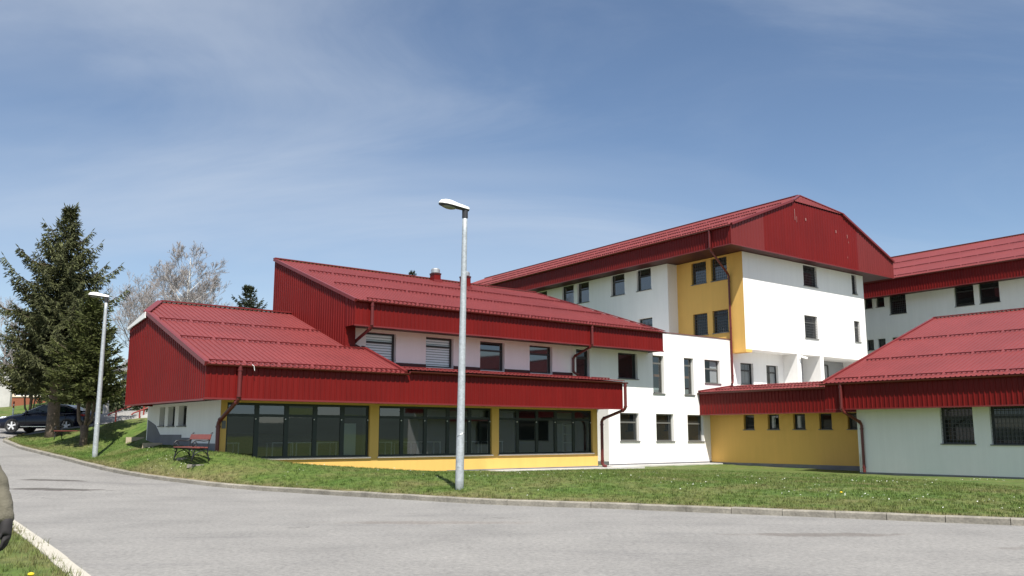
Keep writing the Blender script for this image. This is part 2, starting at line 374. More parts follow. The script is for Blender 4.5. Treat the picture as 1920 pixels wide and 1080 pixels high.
def wall(b, name, axis, c, a0, a1, z0, z1, holes, m, dep=.22):
    P = ax(axis, c); mb = MB()
    A = sorted({a0, a1, *[h[0] for h in holes], *[h[1] for h in holes]}); A = [a for a in A if a0 <= a <= a1]
    Z = sorted({z0, z1, *[h[2] for h in holes], *[h[3] for h in holes]}); Z = [z for z in Z if z0 <= z <= z1]
    for i in range(len(A) - 1):
        for j in range(len(Z) - 1):
            am, zm = (A[i] + A[i + 1]) / 2, (Z[j] + Z[j + 1]) / 2
            if any(h[0] < am < h[1] and h[2] < zm < h[3] for h in holes): continue
            mb.quad(P(A[i], 0, Z[j]), P(A[i + 1], 0, Z[j]), P(A[i + 1], 0, Z[j + 1]), P(A[i], 0, Z[j + 1]))
    for h in holes:
        x0, x1, y0, y1 = h[:4]
        mb.quad(P(x0, 0, y0), P(x1, 0, y0), P(x1, dep, y0), P(x0, dep, y0)); mb.quad(P(x0, 0, y1), P(x1, 0, y1), P(x1, dep, y1), P(x0, dep, y1))
        mb.quad(P(x0, 0, y0), P(x0, 0, y1), P(x0, dep, y1), P(x0, dep, y0)); mb.quad(P(x1, 0, y0), P(x1, 0, y1), P(x1, dep, y1), P(x1, dep, y0))
    return b.part(name, mb, m)

def window(b, axis, c, a0, a1, z0, z1, dep=.17, panem='pane', transom=.70, fm='frame', sill=True, grille=False, blind=None, glass=False, ft=.075, mull=None, sillm='sill', name='window'):
    P = ax(axis, c); f = AB(P); d0, d1 = dep, dep + .07
    e = .004
    f.abox(a0 + e, a0 + ft, d0, d1, z0 + e, z1 - e); f.abox(a1 - ft, a1 - e, d0, d1, z0 + e, z1 - e)
    f.abox(a0 + ft, a1 - ft, d0, d1, z1 - ft, z1 - e); f.abox(a0 + ft, a1 - ft, d0, d1, z0 + e, z0 + ft)
    cols = [a0 + ft] + ([mull - ft / 2, mull + ft / 2] if mull else []) + [a1 - ft]
    zt = z0 + (z1 - z0) * transom if transom else None
    rows = [z0 + ft] + ([zt - ft * .6, zt + ft * .6] if zt else []) + [z1 - ft]
    if zt: f.abox(a0 + ft, a1 - ft, d0 + .004, d1 - .004, zt - ft * .6, zt + ft * .6)
    if mull:
        for k in range(0, len(rows), 2): f.abox(mull - ft / 2, mull + ft / 2, d0 + .002, d1 - .002, rows[k], rows[k + 1])
    w = b.part(name, f, M[fm])
    for i in range(0, len(cols), 2):
        for j in range(0, len(rows), 2):
            q = AB(P); ja, jz = rnd.uniform(-.004, .004), rnd.uniform(-.004, .004)
            x0, x1, y0, y1 = cols[i] - .01, cols[i + 1] + .01, rows[j] - .01, rows[j + 1] + .01
            dd = d0 + .035
            q.quad(P(x0, dd - ja - jz, y0), P(x1, dd + ja - jz, y0), P(x1, dd + ja + jz, y1), P(x0, dd - ja + jz, y1))
            b.part('pane', q, M[('glass_clear' if blind else 'glass') if glass else panem], w)
    if sill:
        q = AB(P); q.abox(a0 - .05, a1 + .05, -.06, dep + .004, z0 - .035, z0 + .008); b.part('sill', q, M[sillm], w)
    if grille:
        q = AB(P); g0 = .07; n = max(2, round((a1 - a0) / .16)); 
        for k in range(1, n): x = a0 + (a1 - a0) * k / n; q.abox(x - .008, x + .008, g0, g0 + .012, z0 + .02, z1 - .02)
        n = max(2, round((z1 - z0) / .18))
        for k in range(1, n): z = z0 + (z1 - z0) * k / n; q.abox(a0 + .01, a1 - .01, g0 + .013, g0 + .025, z - .008, z + .008)
        b.part('grille', q, M['grille'], w)
    if blind == 'zebra':
        q = AB(P); z = z1 - ft - .02
        while z > z0 + ft:
            q.abox(a0 + ft * .8, a1 - ft * .8, dep + .09, dep + .10, max(z - .085, z0 + .05), z); z -= .118
        b.part('blind', q, M['blind'], w); q = AB(P); q.abox(a0, a1, dep + .16, dep + .17, z0, z1); b.part('backing', q, M['curtain'], w)
    if blind == 'vertical':
        q = AB(P); x = a0 + ft
        while x < a1 - ft:
            q.abox(x, min(x + .085, a1 - ft), dep + .09 + rnd.uniform(0, .02), dep + .115, z0 + ft, z1 - .05); x += .115
        b.part('blind', q, M['curtain'], w)
    if blind == 'half':
        q = AB(P); am = a0 + (a1 - a0) * .52
        q.abox(am, a1 - ft, dep + .06, dep + .07, z0 + ft, z1 - ft); b.part('curtain', q, M['curtain'], w)
    if glass and blind in (None, 'half', 'vertical'):
        q = AB(P); q.abox(a0 - .3, a1 + .3, dep + .9, dep + .92, z0 - .3, z1 + .2); q.abox(a0 - .02, a1 + .02, dep + .25, dep + .9, z1 - .002, z1 + .02)
        q.abox(a0 - .32, a0 - .3, dep + .2, dep + .9, z0 - .3, z1 + .2); q.abox(a1 + .3, a1 + .32, dep + .2, dep + .9, z0 - .3, z1 + .2)
        b.part('room_lining', q, M['room_floor'], w)
    return w

def clip_line(poly, a):
    """range of the second coordinate of a convex polygon at first coordinate a"""
    ys = []
    for i in range(len(poly)):
        (x0, y0), (x1, y1) = poly[i], poly[(i + 1) % len(poly)]
        if abs(x1 - x0) < 1e-9:
            if abs(a - x0) < 1e-6: ys += [y0, y1]
        elif min(x0, x1) - 1e-9 <= a <= max(x0, x1) + 1e-9: ys.append(y0 + (y1 - y0) * (a - x0) / (x1 - x0))
    return (min(ys), max(ys)) if ys else None
RIB = [(0, 0), (.140, 0), (.155, 1), (.195, 1), (.210, 0)]      # trapezoid rib over one pitch of .22
def rib_samples(poly, pitch, h):
    xs = [p[0] for p in poly]; a0, a1 = min(xs), max(xs); out = []; sc = pitch / .22
    k = 0; base = a0
    while base < a1:
        for x, y in RIB[:-1]:
            a = base + x * sc
            if a < a1 - 1e-6: out.append((a, y * h))
        k += 1; base = a0 + k * pitch
    out.append((a1, 0))
    def hat(a):
        r = ((a - a0) % pitch) / sc
        for (x0, y0), (x1, y1) in zip(RIB[:-1], RIB[1:]):
            if x0 <= r <= x1: return (y0 + (y1 - y0) * (r - x0) / (x1 - x0)) * h
        return 0
    for x in xs:
        if a0 + 1e-4 < x < a1 - 1e-4: out.append((x, hat(x)))
    return sorted(out)
def ribbed(poly, P, N, pitch=.22, h=.032):
    """poly in (a, t); P(a, t) point on the plane, N outward normal"""
    mb = MB(); sm = rib_samples(poly, pitch, h); ln = []
    for a, y in sm:
        r = clip_line(poly, a)
        ln.append((Vector(P(a, r[0])) + Vector(N) * y, Vector(P(a, r[1])) + Vector(N) * y))
    for (p0, q0), (p1, q1) in zip(ln[:-1], ln[1:]):
        if (q0 - p0).length < 1e-4: mb.quad(p0, p1, q1)
        elif (q1 - p1).length < 1e-4: mb.quad(p0, p1, q0)
        else: mb.quad(p0, p1, q1, q0)
    return mb
def roof_frame(axis, e, z0, sl):
    """roof plane rising inwards from the eave line at coordinate e, height z0, slope tangent sl"""
    P = (lambda a, t: (a, e + t, z0 + sl * t)) if axis == 'v' else (lambda a, t: (e + t, a, z0 + sl * t))
    k = 1 / sqrt(1 + sl * sl); N = (0, -sl * k, k) if axis == 'v' else (-sl * k, 0, k)
    return P, N
def roof(b, axis, e, z0, sl, poly, m='red_roof', name='roof', pitch=.22):
    P, N = roof_frame(axis, e, z0, sl); r = b.part(name, ribbed(poly, P, N, pitch), M[m]); return r
GUARD = {}
def snow_guards(b, axis, e, z0, sl, rows, a_from, a_to, L=1.22, step=1.33, clip=None, key=None):
    """rows: horizontal distances from the eave; every bar is an object, all sharing one mesh"""
    key = key or axis
    if key not in GUARD:
        g = MB(); g.box(-L / 2, L / 2, -.02, .02, .035, .075)
        for k in range(6):
            x = -L / 2 + .06 + k * (L - .12) / 5; g.box(x - .02, x + .02, -.035, .035, .0, .035)
        me = bpy.data.meshes.new('snow_guard'); me.from_pydata(g.v, [], g.f); me.materials.append(M['red_trim']); GUARD[key] = me
    P, N = roof_frame(axis, e, z0, sl); ang = math.atan(sl); n = 0
    for t in rows:
        a = a_from
        while a + L <= a_to + .01:
            am = a + L / 2
            ok = True
            if clip:
                for q in (a, a + L):
                    r = clip_line(clip, q)
                    if r is None or not (r[0] - .01 <= t <= r[1] - .1): ok = False
            if ok:
                p = Vector(P(am, t)) + Vector(N) * .033
                o = bpy.data.objects.new('snow_guard', GUARD[key]); C.objects.link(o); o.parent = b.e
                o.location = b.fn(*p)
                if axis == 'v': o.rotation_euler = (ang, 0, 0)
                else: o.rotation_euler = Matrix.Rotation(-pi / 2 - math.atan(b.k), 4, 'Z').to_euler() if False else (Matrix.Rotation(-pi / 2 - math.atan(b.k), 4, 'Z') @ Matrix.Rotation(ang, 4, 'X')).to_euler()
                n += 1
            a += step
    return n
def fascia(b, axis, c, poly, m='red_wall', name='fascia', pitch=.22, out=1):
    """vertical ribbed sheet facing outwards (towards -axis); poly in (a, z)"""
    P = (lambda a, z: (a, c, z)) if axis == 'v' else (lambda a, z: (c, a, z)); N = (0, -out, 0) if axis == 'v' else (-out, 0, 0)
    return b.part(name, ribbed(poly, P, N, pitch, .026), M[m])
def gutter(b, axis, c, a0, a1, z, r=.075):
    mb = MB(); n = 9
    P = ax(axis, c)
    i = 0; rows = []
    for a in (a0, a1):
        for k in range(n): t = pi * k / (n - 1); mb.v.append(P(a, -r - .03 - r * cos(t), z - r * sin(t)))
        for k in range(n): t = pi * (n - 1 - k) / (n - 1); mb.v.append(P(a, -r - .03 - (r - .012) * cos(t), z + .0 - (r - .012) * sin(t)))
    m2 = 2 * n
    for k in range(m2): mb.f.append((k, (k + 1) % m2, m2 + (k + 1) % m2, m2 + k))
    mb.f.append(tuple(range(m2))); mb.f.append(tuple(range(2 * m2 - 1, m2 - 1, -1)))
    return b.part('gutter', mb, M['gutter'])
def pipe(b, pts, r=.062, m='gutter'):
    mb = MB(); P = [Vector(p) for p in pts]; path = [P[0]]
    for k in range(1, len(P) - 1):
        d0, d1 = (P[k] - P[k - 1]), (P[k + 1] - P[k]); q = min(.12, d0.length * .4, d1.length * .4)
        path += [P[k] - d0.normalized() * q, P[k] - d0.normalized() * q * .35 + d1.normalized() * q * .35, P[k] + d1.normalized() * q]
    path.append(P[-1]); mb.tube(path, r, 10)
    o = b.part('downpipe', mb, M[m], smooth=False)
    c = MB()
    for k in range(len(P) - 1):
        d = P[k + 1] - P[k]
        if d.length > .5:
            for t in ((.12, .9) if d.length < 3 else (.06, .5, .94)):
                q = P[k] + d * t; n = d.normalized() * .03; c.tube([q - n, q + n], r * 1.22, 10)
    if c.v: b.part('pipe_collar', c, M[m], o)
    return o
def trim(b, pts, w=.16, h=.10, m='red_trim', name='verge_trim', up=(0, 0, 1)):
    mb = MB()
    for p, q in zip(pts[:-1], pts[1:]): mb.bar(p, q, w, h, up)
    return b.part(name, mb, M[m])
def quadpart(b, name, m, *quads):
    mb = MB()
    for q in quads: mb.quad(*q)
    return b.part(name, mb, M[m])
def boxpart(b, name, m, *boxes, parent=None):
    mb = MB()
    for q in boxes: mb.box(*q)
    return b.part(name, mb, M[m], parent)

SL = tan(radians(19.8))
# ================================================================== GROUND
KERB = [(3, 827, 44.5), (37.5, 841, 42.0), (78, 851, 39.5), (119, 861, 37.0), (156, 870.5, 35.0), (195, 880, 33.0), (234, 888, 31.6), (300, 898, 29.6),
        (400, 910, 27.6), (500, 918, 26.4), (633, 926.7, 24.4), (760, 934, 22.9), (902, 942, 21.4), (1013, 946.4, 20.7), (1129, 949.7, 20.2), (1262, 955.6, 19.4),
        (1553, 966.7, 17.95), (1710, 973, 17.2), (1873, 980, 16.5)]
KP = [((x - 960) / 1701 * d, d) for x, y, d in KERB] + [(13.5, 14.6), (20, 11.6), (30, 6.0), (46, -5)]
RS = [-100, 24.5, 26.5, 29.6, 32.4, 34.4, 37, 39.6, 43, 46.4, 50, 54, 58, 70, 100]
RZ = [-1.6, -1.6, -1.54, -1.444, -1.356, -1.26, -1.14, -1.0, -.836, -.64, -.30, .10, .42, 1.15, 2.2]
def zroad(X, Y): return np.interp(-.67 * np.asarray(X) + .74 * np.asarray(Y), RS, RZ) + ZC
BX = np.array([-70, -34, -27.2, -26.2, -25.6] + [p[0] for p in KP]); BY = np.array([62, 56, 54.6, 51, 47.0] + [p[1] for p in KP])
# dense smooth border curve
bx = np.concatenate([np.linspace(-70, -30, 14)[:-1], np.arange(-30, 14, .2), np.linspace(14, 46, 40)]); by = np.interp(bx, BX, BY)
ctrl = []
def cp(X, Y, z): ctrl.append((X, Y, z))
def cpx(x, y, D): ctrl.append(((x - 960) / 1701 * D, D, -(y - 815) / 1701 * D))
def cuv(u, v, z): p = wpt(u, v, z); ctrl.append((p[0], p[1], z))
for (x, y, d), (kx, ky) in zip(KERB, KP): cp(kx, ky + .15, float(zroad(kx, ky)) - ZC + .115)
for kx, ky in KP[len(KERB):]: cp(kx, ky + .15, -1.49)
for kx, ky in [(-26.2, 51), (-27.2, 54.6), (-34, 56), (-70, 62)]: cp(kx, ky, float(zroad(kx, ky)) - ZC + .02)
for u, z in [(31.5, -1.64), (27, -1.60), (24.5, -1.57), (22, -1.52), (18.6, -1.40), (16.2, -1.16), (14.5, -1.08), (13.7, -.92), (12.6, -.66)]: cuv(u, 31.95, z)
for u, v, z in [(35, 34.5, -1.66), (40, 34.5, -1.67), (43.5, 34.3, -1.68), (43.4, 28, -1.80), (43.4, 24, -1.86), (40.1, 23, -1.84), (40.1, 18, -1.82), (40.1, 12, -1.82), (40.1, 4, -1.8),
                (36, 28, -1.68), (33, 24, -1.60), (30, 28, -1.55), (24, 27, -1.42), (19, 26, -1.36), (16, 27, -1.16), (14.8, 30.4, -1.12), (16.5, 30.2, -1.22), (19, 30, -1.42), (22, 30, -1.57), (28, 20, -1.55), (34, 15, -1.6),
                (12.3, 34, -.50), (12.3, 36.5, -.44), (12.3, 39.3, -.40), (12.8, 45, .72), (14, 47, .80), (20, 46, .85), (45, 60, 1.5), (60, 60, 1.5), (75, 30, -1.6), (20, 70, 3)]: cuv(u, v, z)
cpx(862, 915, 22.9); cpx(181, 857, 37.5); cpx(365, 862, 30.0); cpx(328, 858, 31.0); cpx(157, 833, 40.5); cpx(96, 818, 46); cpx(140, 826, 44.2)
cpx(60, 817, 46.6); cpx(110, 806, 47.3)
for q_ in ((281, 823, 39.2), (262, 824, 40.0), (245, 824, 40.6), (215, 825, 41.2), (282, 789, 42.4), (268, 790, 42.9), (250, 792, 43.4), (215, 796, 44.2), (190, 799, 44.8), (262, 788, 46.5), (225, 793, 47.5), (270, 784, 51), (220, 783, 54)): cpx(*q_)
cp(-20.5, 50.8, .42); cp(-23, 55, .5); cpx(40, 776, 62); cpx(160, 776, 64); cpx(60, 768, 76); cp(-60, 90, 4); cp(0, 120, 4); cp(60, 110, 1.5); cp(90, 40, -1); cp(-120, 120, 7)
ctrl = np.array(ctrl)
def _k(r2): return np.where(r2 > 1e-12, .5 * r2 * np.log(np.maximum(r2, 1e-12)), 0)
def tps_fit(c, lam=.02):
    x = c[:, :2] / 20; n = len(c); r2 = ((x[:, None] - x[None]) ** 2).sum(-1); K = _k(r2) + lam * .01 * np.eye(n)
    Pm = np.c_[np.ones(n), x]; A = np.zeros((n + 3, n + 3)); A[:n, :n] = K; A[:n, n:] = Pm; A[n:, :n] = Pm.T
    return np.linalg.solve(A, np.r_[c[:, 2], 0, 0, 0]), x
TW, TX = tps_fit(ctrl)
def zlawn(X, Y):
    X = np.atleast_1d(np.asarray(X, float)); Y = np.atleast_1d(np.asarray(Y, float)); q = np.c_[X.ravel(), Y.ravel()] / 20
    out = np.empty(len(q))
    for i in range(0, len(q), 4000):
        qq = q[i:i + 4000]; r2 = ((qq[:, None] - TX[None]) ** 2).sum(-1); out[i:i + 4000] = _k(r2) @ TW[:-3] + np.c_[np.ones(len(qq)), qq] @ TW[-3:]
    out = np.clip(out, -2.2, 9).reshape(X.shape) + ZC
    t = np.clip((Y - np.interp(X, BX, BY)) / 1.0, 0, 1); t = t * t * (3 - 2 * t)
    return (zroad(X, Y) + .11) * (1 - t) + out * t
def sheet(name, X, Y, Z, m, attrs=None):
    r, c = X.shape; V_ = np.c_[X.ravel(), Y.ravel(), Z.ravel()]; idx = np.arange(r * c).reshape(r, c)
    F = np.stack([idx[:-1, :-1], idx[:-1, 1:], idx[1:, 1:], idx[1:, :-1]], -1).reshape(-1, 4)
    o = np_mesh(name, V_, F, m, smooth=True)
    for k, a in (attrs or {}).items():
        at = o.data.attributes.new(k, 'FLOAT', 'POINT'); at.data.foreach_set('value', a.ravel().astype(np.float32))
    return o
# lawn
tt = np.concatenate([np.linspace(0, 1, 6), np.linspace(1.25, 24, 84), np.linspace(25, 60, 30), np.linspace(66, 140, 12)])
LX = np.repeat(bx[None], len(tt), 0); LY = by[None] + .12 + tt[:, None]; LZ = zlawn(LX, LY)
rs = np.random.RandomState(3)
LZ += (rs.rand(*LZ.shape) - .5) * .035 * np.clip(tt[:, None] * 2, 0, 1)
def dryness(X, Y, t): return np.clip(1.05 - t / .75, 0, .95)
lawn = tag(sheet('lawn', LX, LY, LZ, M['turf'], {'dry': dryness(LX, LY, np.repeat(tt[:, None], len(bx), 1))}), kind='structure')
# road and the parking bay it runs into
tr_ = np.concatenate([np.linspace(-.1, 3, 14), np.linspace(3.3, 30, 80), np.linspace(31, 80, 20)])
RX = np.repeat(bx[None], len(tr_), 0); RY = by[None] - tr_[:, None]
road = tag(sheet('road', RX, RY, zroad(RX, RY), M['asphalt']), kind='structure')
px_ = np.linspace(-25.4, -19.6, 30); py_ = np.linspace(47.15, 54.4, 30); PX, PY = np.meshgrid(px_, py_)
parking = tag(sheet('parking_pavement', PX, PY, zlawn(PX, PY) * 0 + np.maximum(zroad(PX, PY), zlawn(PX, PY) + .02), M['asphalt']), kind='structure')
# wide ground out to the horizon, hills behind the viewer (seen in the glazing)
g = MB(); n = 64
for R, z in ((0, -3.2), (3500, -6)):
    if R == 0: g.v.append((0, 0, z + ZC - 1))
    else: g.v += [(R * cos(2 * pi * k / n), R * sin(2 * pi * k / n), z) for k in range(n)]
g.f += [(0, 1 + k, 1 + (k + 1) % n) for k in range(n)]
tag(g.build('ground', M['turf']), kind='structure')
h = MB(); na, nr = 120, 10; h_r = random.Random(5)
prof = [sum(h_r.uniform(.3, 1) / (k + 1) * sin(k * 2.1 * a / na * pi + h_r.uniform(0, 0) + k * 1.7) for k in range(1, 9)) for a in range(na + 1)]
for a in range(na + 1):
    th = radians(170 + 200 * a / na)
    for r in range(nr + 1):
        R = 520 + r * 70; t = r / nr; hh = (22 + 9 * prof[a]) * (sin(t * pi / 2) ** 1.3) + 6 * sin(a * .9 + r * 1.3) * t
        h.v.append((R * cos(th), R * sin(th), -5 + hh))
for a in range(na):
    for r in range(nr): i = a * (nr + 1) + r; h.f.append((i, i + 1, i + nr + 2, i + nr + 1))
tag(h.build('hills', M['hill'], smooth=True), kind='structure')

# kerbs, stone by stone
def kerb_run(name, pts, zf, w, hgt, m, label, side, Ls=1.0, jit=.008):
    e = empty(name, (pts[0][0], pts[0][1], float(zf(*pts[0]))), 0, kind='structure')
    P = [Vector((p[0], p[1], 0)) for p in pts]; seg = []; acc = []
    d = 0; cum = [0]
    for a, b in zip(P[:-1], P[1:]): d += (b - a).length; cum.append(d)
    def at(s):
        for k in range(len(cum) - 1):
            if s <= cum[k + 1]: return P[k].lerp(P[k + 1], (s - cum[k]) / (cum[k + 1] - cum[k]))
        return P[-1]
    s = 0; n = 0
    while s + Ls <= d and n < 280:
        L = Ls * rnd.uniform(.9, 1.1); a, b = at(s + .006), at(min(s + L - .006, d)); t = (b - a).normalized(); nn = Vector((-t.y, t.x, 0)) * side
        za, zb = float(zf(a.x, a.y)), float(zf(b.x, b.y)); q = [rnd.uniform(-jit, jit) for _ in range(4)]; o = nn * rnd.uniform(-.008, .008)
        mb = MB(); c = .022; i = 0
        for (p, z, j) in ((a, za, 0), (b, zb, 1)):
            prof = [(0, -.15), (0, hgt - c), (c, hgt), (w - c * .5, hgt), (w, hgt - c * .5), (w, -.15)]
            for x, y in prof: mb.v.append(tuple(p + o + nn * x + Vector((0, 0, z + y + (q[j] if y > 0 else 0))) - e.location))
        k = 6
        for r in range(k): mb.f.append((r, (r + 1) % k, k + (r + 1) % k, k + r))
        mb.f.append(tuple(range(k))); mb.f.append(tuple(range(2 * k - 1, k - 1, -1)))
        mb.build('kerb_stone', m, e); s += L; n += 1
    return e
kx = np.arange(-25.35, 20, .35); ky = np.interp(kx, BX, BY)
kerb_run('kerb', list(zip(kx, ky)), zroad, .20, .125, M['kerb'], '', 1)
KV = [(-14.2, 24.3), (-9.85, 17.9), (-6.2, 12.57), (-4.25, 9.63), (-2.9, 7.4), (-1.2, 4.2), (1.0, -1), (3, -8)]
kerb_run('kerb', KV, zroad, .21, .10, M['kerb_new'], '', -1, 1.0, .003)
# near verge on the left
vx = np.array([p[0] for p in KV]); vy = np.array([p[1] for p in KV])
vsy = np.linspace(-7, 24.2, 160); vsx = np.interp(vsy, vy[::-1], vx[::-1]); tv = np.concatenate([np.linspace(.16, 4, 40), np.linspace(4.2, 26, 30)])
VX = vsx[None] - tv[:, None] * .86; VY = vsy[None] - tv[:, None] * .5; rs2 = np.random.RandomState(8)
VZ = zroad(VX, VY) + .075 + (rs2.rand(*VX.shape) - .5) * .03 + np.clip(tv[:, None] - .3, 0, 3) * .03
verge = tag(sheet('verge', VX, VY, VZ, M['turf'], {'dry': np.repeat(np.clip(.55 - tv[:, None], 0, .5), len(vsy), 1)}), kind='structure')
def zverge(X, Y): return zroad(X, Y) + .085

# concrete apron along the front
def apron(name, pts, zs):
    mb = MB(); 
    w = [wpt(u, v, z) for (u, v), z in zip(pts, zs)]
    mb.quad(*w); mb.quad(*[(p[0], p[1], p[2] - .25) for p in w])
    for k in range(4): a, b = w[k], w[(k + 1) % 4]; mb.quad(a, b, (b[0], b[1], b[2] - .25), (a[0], a[1], a[2] - .25))
    return tag(mb.build(name, M['concrete']), kind='structure')
apron('path', [(24.6, 31.15), (32.6, 31.15), (32.6, 32.05), (24.6, 32.05)], [-1.545, -1.585, -1.585, -1.545])
apron('path', [(32.6, 33.6), (43.4, 33.7), (43.4, 34.62), (32.6, 34.62)], [-1.62, -1.645, -1.645, -1.62])
apron('path', [(31.6, 32.06), (34.9, 32.06), (34.9, 33.6), (31.6, 33.6)], [-1.60, -1.615, -1.615, -1.60])

# ================================================================== A: the long glazed wing
A = Bld('glazed_wing', 'long low wing with yellow posts, dark glazed front and deep red sheet fascia', 12.49, 32.07, -1.7)
vA, uA, uA1 = 32.07, 12.49, 31.55; fv, fu = 30.75, 11.37; zs, ze = 1.25, 2.50
bays = [(12.73, 18.69), (19.11, 24.95), (25.35, 31.22)]
ZS, ZT = -.88, 1.17
wall(A, 'front_wall', 'v', vA, uA, uA1, -2.0, zs, [(a, b, ZS, ZT) for a, b in bays], M['yellow'], .16)
for bi, (a0, a1) in enumerate(bays):
    P = ax('v', vA); f = AB(P); d0, d1 = .10, .17; nmod = 5; mw = .085 if bi else .09
    ed = [a0 + (a1 - a0) * k / nmod for k in range(nmod + 1)]
    f.abox(a0 + .003, a1 - .003, d0, d1, ZT - .09, ZT - .003); f.abox(a0 + .003, a1 - .003, d0, d1, ZS + .003, ZS + .08)
    xs = []
    for k in range(nmod + 1):
        w0, w1 = (ed[k] + .003, ed[k] + .09) if k == 0 else ((ed[k] - .09, ed[k] - .003) if k == nmod else (ed[k] - mw, ed[k] + mw))
        f.abox(w0, w1, d0 + .004, d1 - .004, ZS + .08, ZT - .09); xs.append((w0, w1))
    for k in range(nmod): f.abox(xs[k][1], xs[k + 1][0], d0 + .008, d1 - .008, .66, .76)
    w = A.part('glazing', f, M['frame_green'])
    for k in range(nmod):
        for y0, y1 in ((ZS + .08, .66), (.76, ZT - .09)):
            q = AB(P); x0, x1 = xs[k][1] - .01, xs[k + 1][0] + .01; j, j2 = rnd.uniform(-.006, .006), rnd.uniform(-.004, .004)
            q.quad(P(x0, .135 - j - j2, y0 - .01), P(x1, .135 + j - j2, y0 - .01), P(x1, .135 + j + j2, y1 + .01), P(x0, .135 - j + j2, y1 + .01)); A.part('pane', q, M['glass'], w)
        q = AB(P); q.abox(xs[k + 1][0] + .02, xs[k + 1][0] + .055, d0 - .03, d0 + .003, .56, .60); A.part('window_stay', q, M['white_metal'], w)
    q = AB(P); q.abox(a0 - .05, a1 + .05, -.07, d0, ZS - .05, ZS + .006); A.part('sill', q, M['stone'], w)
q = MB(); q.box(uA + .06, uA + .21, vA - .02, vA - .001, .22, .50); A.part('plaque', q, M['sill'])
boxpart(A, 'plinth', 'plinth', (22.5, uA1 + .02, vA - .02, vA - .002, -2.0, -1.50))
# white end wall with three slits and a stepped grey plinth
sl_w = [(38.13, 38.78, .35, 1.13), (36.91, 37.72, .34, 1.13), (35.57, 36.46, .34, 1.13)]
wall(A, 'end_wall', 'u', uA, vA + .001, 40.2, -2.0, zs, sl_w, M['white'], .25)
for a0, a1, z0, z1 in sl_w: window(A, 'u', uA, a0, a1, z0, z1, dep=.2, transom=None)
pl = MB(); pl.prism([(32.08, -2.2), (40.19, -2.2), (40.19, .62), (39.2, .40), (38.55, .0), (36.0, .0), (36.0, -.12), (34.95, -.12), (34.95, -.32), (32.08, -.32)], lambda a, d, z: (uA + d, a, z), -.025, -.001)
A.part('plinth', pl, M['plinth'])
boxpart(A, 'back_wall', 'white', (uA, uA1, 40.2, 40.35, -2.0, 5.4)); boxpart(A, 'side_wall', 'white', (uA1 - .1, uA1 - .001, vA + .2, 40.1, -2.0, 2.2)); boxpart(A, 'hall_end_wall', 'room', (uA1 - .2, uA1 - .103, vA + .18, 38.4, -.92, 1.19), (uA + .255, uA + .32, vA + .4, 38.4, -.92, 1.19))
# the hall behind the glass
boxpart(A, 'hall_floor', 'room_floor', (uA + .26, uA1 - .21, vA + .18, 39.0, -1.0, -.93))
boxpart(A, 'hall_back_wall', 'room', (uA + .26, uA1 - .21, 38.4, 38.5, -.92, 1.22))
boxpart(A, 'hall_ceiling', 'room', (uA + .26, uA1 - .21, vA + .18, 38.4, 1.2, 1.235))
boxpart(A, 'partition', 'room', (19.0, 19.12, 33.2, 38.3, -.92, 1.19), (25.1, 25.22, 33.2, 38.3, -.92, 1.19))
# fascia, soffit, gable cladding, roofs
uS = 19.5
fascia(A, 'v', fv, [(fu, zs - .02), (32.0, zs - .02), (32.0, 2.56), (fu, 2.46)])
boxpart(A, 'fascia_trim', 'red_trim', (fu - .02, 32.02, fv - .035, fv + .02, zs - .045, zs + .02))
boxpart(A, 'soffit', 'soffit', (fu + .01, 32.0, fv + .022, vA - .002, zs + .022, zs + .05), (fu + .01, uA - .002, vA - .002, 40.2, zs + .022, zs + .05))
vR, zR = 39.75, 2.47 + SL * (39.75 - fv)            # ridge
hip_v = 37.5; zhip = 2.47 + SL * (hip_v - fv)
def ga(v): return 2.47 + SL * (v - fv) - .07
zback = 4.46; vback = 39.75
fascia(A, 'u', fu, [(fv, zs - .02), (vback, zs - .06), (vback, zback - .03), (hip_v + .05, ga(hip_v)), (fv, ga(fv))], name='gable_cladding')
quadpart(A, 'gable_back', 'red_wall', [(fu, vback, zs - .06), (uS, vback, zs - .06), (uS, vback, zR), (12.53, vback, zR), (fu, vback, zback)])
quadpart(A, 'end_return', 'red_wall', [(32.0, fv, zs), (32.0, 34.6, zs), (32.0, 34.6, 3.0), (32.0, fv, 2.55)])
boxpart(A, 'fascia_trim', 'red_trim', (fu - .035, fu + .02, fv - .02, vback, zs - .075, zs - .015))
apex = 12.53
rp = [(fu - .08, -.12), (uS, -.12), (uS, vR - fv), (apex, vR - fv), (fu - .08, hip_v - fv)]
roof(A, 'v', fv, 2.47, SL, rp)
hipm = MB(); hipm.quad((fu - .08, hip_v, zhip), (apex, vR, zR), (fu - .08, vR, zback + .1)); A.part('hip_roof', hipm, M['red_roof'])
hb = MB(); hb.prism([(hip_v, zhip + .05), (vR + .03, zback + .05), (vR + .03, zback - .06), (hip_v, zhip - .20)], lambda a, d, z: (fu + d, a, z), -.13, -.085); A.part('hip_glare_wedge', hb, M['white_metal'])  # pale wedge plate standing in for sun glare on the hip
trim(A, [(fu - .035, fv - .12, 2.47 - SL * .12 + .0), (fu - .035, hip_v, zhip + .0)], .13, .16)
trim(A, [(fu - .06, hip_v, zhip + .06), (apex, vR, zR + .06)], .26, .05, name='hip_cap')
trim(A, [(apex, vR, zR + .06), (uS - .8, vR, zR + .06)], .30, .06, name='ridge_cap')
st_sl = (3.03 - 2.60) / (34.63 - fv)
roof(A, 'v', fv, 2.60, st_sl, [(uS + .02, -.12), (32.05, -.12), (32.05, 34.63 - fv), (uS + .02, 34.63 - fv)], name='pent_roof')
gutter(A, 'v', fv - .03, fu - .05, uS + .1, 2.43); gutter(A, 'v', fv - .03, uS + .13, 32.2, 2.52)
